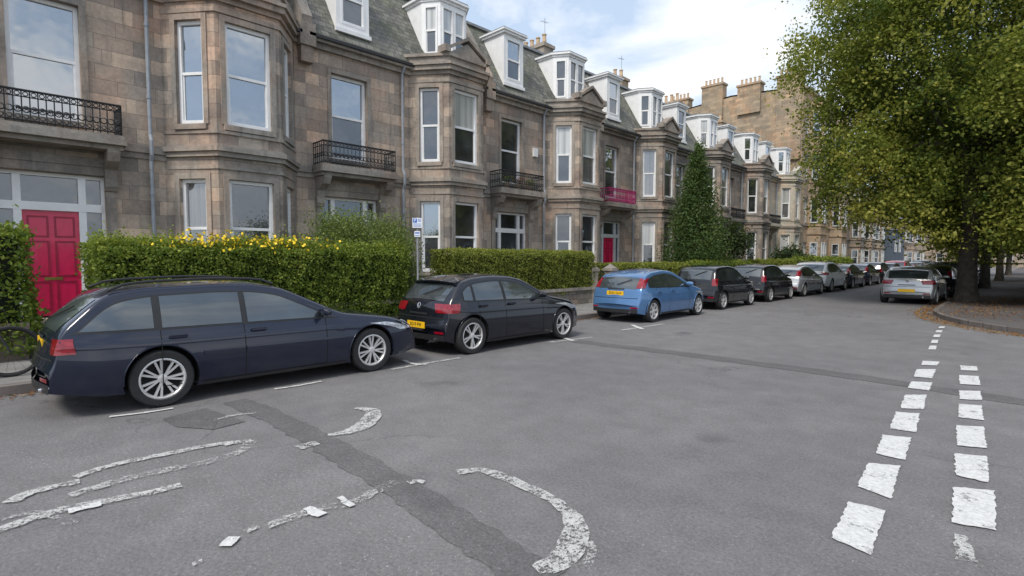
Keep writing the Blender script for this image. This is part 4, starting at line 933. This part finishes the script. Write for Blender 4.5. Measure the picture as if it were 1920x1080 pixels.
def blob(label,name,cx,cy,z0,rx,ry,h,n,mat_,ls,cat='shrub',cone=0,clumps=40,sp=.28):
    t=empty(name,(cx,cy,.1)); tag(t,label,cat); pts=[];tn=[]
    per=n//clumps
    for i in range(clumps):
        v=np.random.normal(size=3); v/=np.linalg.norm(v); r=np.random.uniform(.45,1)**.5
        zz=(v[2]*r+1)/2; k=1.0
        if cone: zz=(i+.5)/clumps; zz=1-(1-zz)**.62; k=max(.05,(1-zz)**cone)*min(1,.55+zz*3); a=np.random.rand()*6.283; q=np.random.uniform(.35,1)**.5*np.random.uniform(.8,1.15); v=np.array([math.cos(a)*q,math.sin(a)*q,0]); r=1
        c=np.array([v[0]*r*rx*k,v[1]*r*ry*k,z0+zz*h]); s_=min(rx,ry)*(sp*(.5+k*.5) if not cone else .22*(.25+k))
        p=np.random.normal(size=(per,3))*s_*np.array([1,1,1.0 if not cone else 1.6])+c; pts.append(p); tn.append(np.full(per,np.random.uniform(.2,.7))+np.random.normal(size=per)*.15+(p[:,2]-c[2])*.15)
    p=np.vstack(pts); p[:,2]=np.maximum(p[:,2],.05); leaf_obj('crown' if cat=='tree' else 'foliage',p,np.random.uniform(.7,1.3,len(p))*ls,M[mat_],t,None,0,np.concatenate(tn))
    b=MB(); b.tube([(0,0,-.1),(.02,.03,z0+h*.4),(0,0,z0+h*.85)],[.09*max(.5,rx),.06*max(.5,rx),.02],7); 
    for i in range(6): a=i*1.05; b.tube([(0,0,z0+h*.15+i*.1),(math.cos(a)*rx*.5,math.sin(a)*ry*.5,z0+h*.45+i*.1)],[.03,.01],5)
    b.build('trunk' if cat=='tree' else 'stems',M['bark'],t)
    return t
blob('loose green shrub rising above the tall hedge before the second balcony','garden_shrub',-12.9,7.2,.9,1.0,1.5,1.75,34000,'shrub',.030,clumps=70,sp=.22)
blob('dusty green shrub overhanging the end of the tall hedge','garden_shrub',-11.9,7.6,.3,.6,.75,2.0,14000,'shrub',.028,clumps=50,sp=.24)
blob('upright green shrub in the garden before the crimson door','garden_shrub',-14.4,3.6,.2,.6,.6,1.5,3000,'hedge',.04)
blob('tall pointed green tree in front of the fifth house','garden_tree',-12.9,26.9,.2,1.6,1.6,7.4,36000,'conif',.056,'tree',cone=.9,clumps=130)
blob('round dark evergreen beside the tall pointed tree','garden_tree',-12.9,30.6,.3,1.1,1.2,3.3,9000,'dark',.07,'tree',clumps=40)
blob('small dark bush in a garden far down the terrace','garden_shrub',-12.8,41.5,.3,1.0,1.2,2.0,4000,'dark',.09)
for (y,z,nm) in ((3.3,2.04,'patch of yellow flowers growing through the top of the tall hedge'),(4.6,2.03,'second sprig of yellow flowers on the hedge top, nearer the bay windows')):
    n=190; c=np.random.normal(size=(n,3))*np.array([.16,.45,.08]); f=empty('flowering_plant',(-11.35,y,z)); tag(f,nm,'flowers')
    tag(leaf_obj('petals',c,np.full(n,.034),M['yflower'],f,asp=.9),kind='stuff')
    b=MB(); b.tube([(0,-.3,-.4),(0,0,.02)],.005,4); b.build('stem',M['bark'],f)
gt=empty('garden_gate',(-11.45,15.75,.1)); tag(gt,'black iron garden gate behind the blue car between two hedges','gate'); b=MB()
for k in range(9): b.tube([(0,.1+k*.11,.05),(0,.1+k*.11,1.15)],.01,5)
for z in (.12,1.0): b.tube([(0,.05,z),(0,1.02,z)],.014,5)
b.build('gate_bars',M['iron'],gt)
for y,lb in ((15.72,'stone gate pillar at the end of the clipped hedge'),(16.9,'stone gate pillar at the start of the low hedge')):
    p=empty('gate_pillar',(-11.45,y,.1)); tag(p,lb,'pillar'); b=MB(); b.box(-.16,.16,-.16,.16,0,1.15); b.build('shaft',M['trim'],p); b=MB(); b.box(-.21,.21,-.21,.21,1.15,1.25); b.add([(-.18,-.18,1.25),(.18,-.18,1.25),(.18,.18,1.25),(-.18,.18,1.25),(0,0,1.42)],[(0,1,4),(1,2,4),(2,3,4),(3,0,4)]); b.build('cap',M['trim'],p)
s_=empty('parking_sign',(-10.9,7.75,.115)); tag(s_,'tall parking sign post with white and blue plates between the two nearest cars','sign')
b=MB(); b.tube([(0,0,0),(0,0,2.6)],.026,10); b.build('post',M['steel'],s_,smooth=True)
b=MB(); b.box(.045,.052,-.115,.115,2.34,2.58); pl=b.build('sign_plate',M['signw'],s_); pl.rotation_euler=(0,0,R(-38))
b=MB(); b.box(.0525,.055,-.10,-.005,2.465,2.565); b.build('blue_panel',M['signb'],pl)
text_mesh('P',.10,M['signw'],'letter',pl,(.056,-.052,2.515),(R(90),0,R(90)))
b=MB()
for k in range(3): b.box(.0525,.054,.015,.095,2.545-k*.03,2.557-k*.03)
for k in range(3): b.box(.0525,.054,-.095,.095,2.43-k*.03,2.44-k*.03)
b.build('print_lines',M['signb'],pl)
b=MB(); b.box(.045,.052,-.07,.07,2.12,2.26); q=b.build('small_plate',M['signw'],s_); q.rotation_euler=(0,0,R(-38))
b=MB(); b.box(.0525,.054,-.055,.055,2.2,2.23); b.box(.0525,.054,-.055,.055,2.145,2.158); b.build('print_lines',M['signb'],q)
o_=empty('road_sign',(-5.6,72,0)); tag(o_,'orange temporary sign standing in the road far ahead','sign'); b=MB(); b.box(-.02,.02,-.4,.4,.3,2.0) ; b.build('sign_plate',M['orange'],o_).rotation_euler=(0,0,R(-80)); b=MB(); b.tube([(0,0,0),(0,0,.4)],.04,6); b.tube([(-.4,0,.02),(.4,0,.02)],.04,6); b.build('stand',M['iron'],o_)
bk=empty('bicycle',(-9.75,.33,.12),R(90)); tag(bk,'black bicycle propped on the pavement behind the navy estate car','bicycle')
for x in (0,-1.05):
    b=MB(); b.ring((x,0,.34),.32,.024,'y',32,6); w=b.build('wheel',M['rubber'],bk,smooth=True)
    b=MB(); b.ring((x,0,.34),.295,.008,'y',32,4)
    for k in range(18): a=2*math.pi*k/18; b.tube([(x,.015*(-1)**k,.34),(x+.29*math.cos(a),0,.34+.29*math.sin(a))],.0016,3,caps=False)
    b.build('rim',M['iron'],w)
b=MB(); BB=(-.62,0,.30); ST=(-.78,0,.78); HT=(-.17,0,.80); HB=(-.13,0,.66)
for a,c,r in ((BB,ST,.016),(ST,HT,.016),(BB,HB,.02),(HT,HB,.02),((-1.05,.04,.34),BB,.01),((-1.05,.04,.34),ST,.009),(HB,(-.0,.05,.34),.013),(HB,(0,-.05,.34),.013),((-1.05,-.04,.34),BB,.01),((-1.05,-.04,.34),ST,.009)): b.tube([a,c],r,8)
b.build('bike_frame',M['iron'],bk,smooth=True)
b=MB(); b.tube([HT,(-.2,0,.95),(-.12,0,.97)],.013,6); b.tube([(-.2,-.3,.98),(-.12,-.12,.97),(-.12,.12,.97),(-.2,.3,.98)],.013,6); b.tube([(-.14,-.2,.97),(-.04,-.15,.9),(-.02,-.05,.7)],.005,4); b.build('handlebar',M['iron'],bk)
b=MB(); b.lathe([(.001,0),(.09,.01),(.07,.05),(.001,.06)],(0,0,0),'z',14); sd=b.build('saddle',M['iron'],bk,smooth=True); sd.location=(-.83,0,.92); sd.scale=(1.5,.75,1)
b=MB(); b.tube([ST,(-.83,0,.93)],.012,6); b.build('seat_post',M['alloy'],bk)
b=MB(); b.ring((-.62,-.04,.30),.09,.007,'y',20,4); b.tube([(-.62,-.06,.30),(-.5,-.06,.18)],.01,5); b.box(-.55,-.45,-.14,-.06,.16,.185); b.tube([(-.62,.06,.30),(-.74,.06,.42)],.01,5); b.box(-.79,-.69,.06,.14,.41,.435); b.build('crank',M['alloy'],bk)
# ------------------------------------------------------------ big trees
def bigtree(label,x,y,rx,ry,zc,rz,n,ls,clumps,seed,tr=.42,off=(0,0),zmin=2.3):
    rs=np.random.RandomState(seed); random.seed(seed)
    t=empty('lime_tree',(x,y,.1)); tag(t,label,'tree'); pts=[];tn=[]; cents=[]
    per=n//clumps
    while len(cents)<clumps:
        v=rs.uniform(-1,1,3); q=(abs(v)**2.3).sum()
        if q>1 or q<.30 and rs.rand()<.6: continue
        az=math.atan2(v[1],v[0]); k=1+.05*math.sin(3*az+seed)+.05*math.sin(7*az+v[2]*5)
        c=np.array([v[0]*rx*k+off[0],v[1]*ry*k+off[1],zc+v[2]*rz])
        hor=math.hypot(v[0],v[1])
        if c[2]<zmin+(1.2 if hor<.35 else 0)+.5*math.sin(az*4+seed): continue
        cents.append(c)
    cents=np.array(cents)
    for c in cents:
        s_=rs.uniform(.38,.72); m=int(per*rs.uniform(.6,1.4)); base=rs.uniform(.22,.75)
        sub=rs.normal(size=(7,3))*s_*np.array([.75,.75,.9])+c
        for sc in sub:
            mm=m//7; p=rs.normal(size=(mm,3))*np.array([.30,.30,.20])*s_/.6+sc
            rr_=np.sqrt((p[:,0]-sc[0])**2+(p[:,1]-sc[1])**2); p[:,2]-=rr_*.75
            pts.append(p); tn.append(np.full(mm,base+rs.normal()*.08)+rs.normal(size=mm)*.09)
    p=np.vstack(pts); d=p-np.array([off[0],off[1],zc]); rr=np.sqrt(((d/np.array([rx,ry,rz]))**2).sum(1)); tint=np.concatenate(tn)+(rr-.70)*.55  # tint carries lit outer leaves and shaded crown interior
    p[:,2]=np.maximum(p[:,2],zmin-.9)
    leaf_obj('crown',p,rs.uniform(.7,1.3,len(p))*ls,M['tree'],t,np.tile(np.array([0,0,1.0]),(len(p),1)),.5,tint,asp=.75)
    b=MB(); b.tube([(0,0,-.12),(.0,.0,.12),(.02,0,.5),(0,.03,1.4),(.05,0,2.6),(0,0,3.6)],[tr*1.6,tr*1.25,tr*1.0,tr*.9,tr*.88,tr*.85],14)
    b.tube([(0,0,3.4),(.1,.1,6),(-.1,0,9),(.1,0,zc+rz*.8)],[tr*.85,tr*.6,tr*.35,.05],9)
    sel=rs.permutation(len(cents))[:40]
    for i in sel:
        c=cents[i]; z0=rs.uniform(2.8,6.5); mid=np.array([c[0]*.45,c[1]*.45,(z0+c[2])/2+.5]); r0=rs.uniform(.06,.15)
        b.tube([(0,0,z0),tuple(mid),tuple(c)],[r0,r0*.55,.015],6)
    b.build('trunk',M['bark'],t,smooth=True,ang=60)
    return t
bigtree('huge leafy lime tree with thick dark trunk at the right kerb',-1.85,25.8,5.75,5.9,8.3,6.9,350000,.055,640,3,.31,off=(.5,.45))
bigtree('second lime tree on the right, behind the huge one',-2.0,38.0,4.6,5.0,7.9,5.6,55000,.095,190,5,.22,off=(.5,0))
bigtree('third lime tree further back on the right pavement',-1.95,52.0,4.8,5.0,7.4,5.6,28000,.15,130,8,.22,zmin=1.9)
bigtree('tree beyond the right hand row of parked cars, farthest of the lime trees',-2.0,70.0,6.0,6,7.2,5.8,22000,.20,100,9,.22,off=(-.8,0),zmin=1.8)
hedge('dark shaded hedge behind the pavement on the right',.6,1.9,24,60,.1,1.75,16000,'dark',.09,.12)
rl=empty('iron_railing',(.35,20,.115)); tag(rl,'black iron railing along the right hand pavement','railing'); b=MB()
for k in range(160): b.tube([(0,k*.2,0),(0,k*.2,1.15)],.01,4)
for z in (.1,1.05): b.tube([(0,0,z),(0,32,z)],.014,4)
b.build('bars',M['iron'],rl)
def litter(name,pts,n,spread,z=.014,ls=.022):
    P=[Vector(p) for p in pts]; seg=[(P[i+1]-P[i]).length for i in range(len(P)-1)]; tot=sum(seg); c=np.zeros((n,3))
    for i in range(n):
        r=random.random()*tot; k=0
        while k<len(seg)-1 and r>seg[k]: r-=seg[k]; k+=1
        p=P[k].lerp(P[k+1],r/seg[k]); c[i]=(p.x+random.gauss(0,spread),p.y+random.gauss(0,spread),z+random.random()*.01)
    o=leaf_obj(name,c,np.random.uniform(.6,1.3,n)*ls,M['fallen'],None,np.tile(np.array([0,0,1.0]),(n,1)),2.5); tag(o,None,None,kind='stuff'); return o
o=litter('fallen_leaves',[(-8.93,-3),(-8.93,60)],6500,.10); tag(o,'brown fallen leaves gathered along the left gutter','leaves')
o=litter('fallen_leaves',[(-2.5,48),(-2.5,21),(-2.0,18.6),(-.6,16.5),(1,15.7)],5200,.20,.016,.028); tag(o,'brown fallen leaves along the right kerb under the tree','leaves')
o=litter('fallen_leaves',[(-1.2,19),(-.9,30)],2600,.6,.13,.028); tag(o,'scattered fallen leaves on the pavement round the tree trunk','leaves')
o=litter('fallen_leaves',[(-5.5,14),(-4.5,40)],500,1.2,.014,.02); tag(o,'sparse fallen leaves scattered across the road','leaves')
# ------------------------------------------------------------ light and sky
sd=Vector((.16,-.62,.78)).normalized(); el=math.asin(sd.z); rot=math.atan2(sd.x,sd.y)
L=bpy.data.lights.new('sun','SUN'); L.energy=2.8; L.angle=R(16); L.color=(1,.94,.85)
lo=bpy.data.objects.new('sun',L); C.objects.link(lo); lo.rotation_euler=sd.to_track_quat('Z','Y').to_euler()
w=bpy.data.worlds.new('World'); S.world=w; w.use_nodes=True; nt=w.node_tree; nt.nodes.clear()
sky=nt.nodes.new('ShaderNodeTexSky'); sky.sky_type='NISHITA'; sky.sun_disc=False; sky.sun_elevation=el; sky.sun_rotation=rot; sky.air_density=1.0; sky.dust_density=1.0; sky.ozone_density=1.0
tc=nt.nodes.new('ShaderNodeTexCoord').outputs['Generated']
mp=nt.nodes.new('ShaderNodeMapping'); nt.links.new(tc,mp.inputs[0]); mp.inputs['Scale'].default_value=(1,1,2.2); mp.inputs['Location'].default_value=(.35,.1,0)
nz=nd(nt,'TexNoise',Vector=mp.outputs[0],Scale=2.5,Detail=9.0,Roughness=.56,Distortion=.3).outputs['Fac']
cm=ramp(nt,nz,[(.46,(0,0,0)),(.64,(1,1,1))])
haze=mixc(nt,sky.outputs[0],(4.7,5.75,7.2),.74)
col=mixc(nt,haze,(8.3,8.3,8.3),cm)
bg=nd(nt,'Background',Color=col,Strength=.15); ow=nt.nodes.new('ShaderNodeOutputWorld'); nt.links.new(bg.outputs[0],ow.inputs[0])
S.view_settings.view_transform='Standard'; S.view_settings.look='None'; S.view_settings.exposure=0
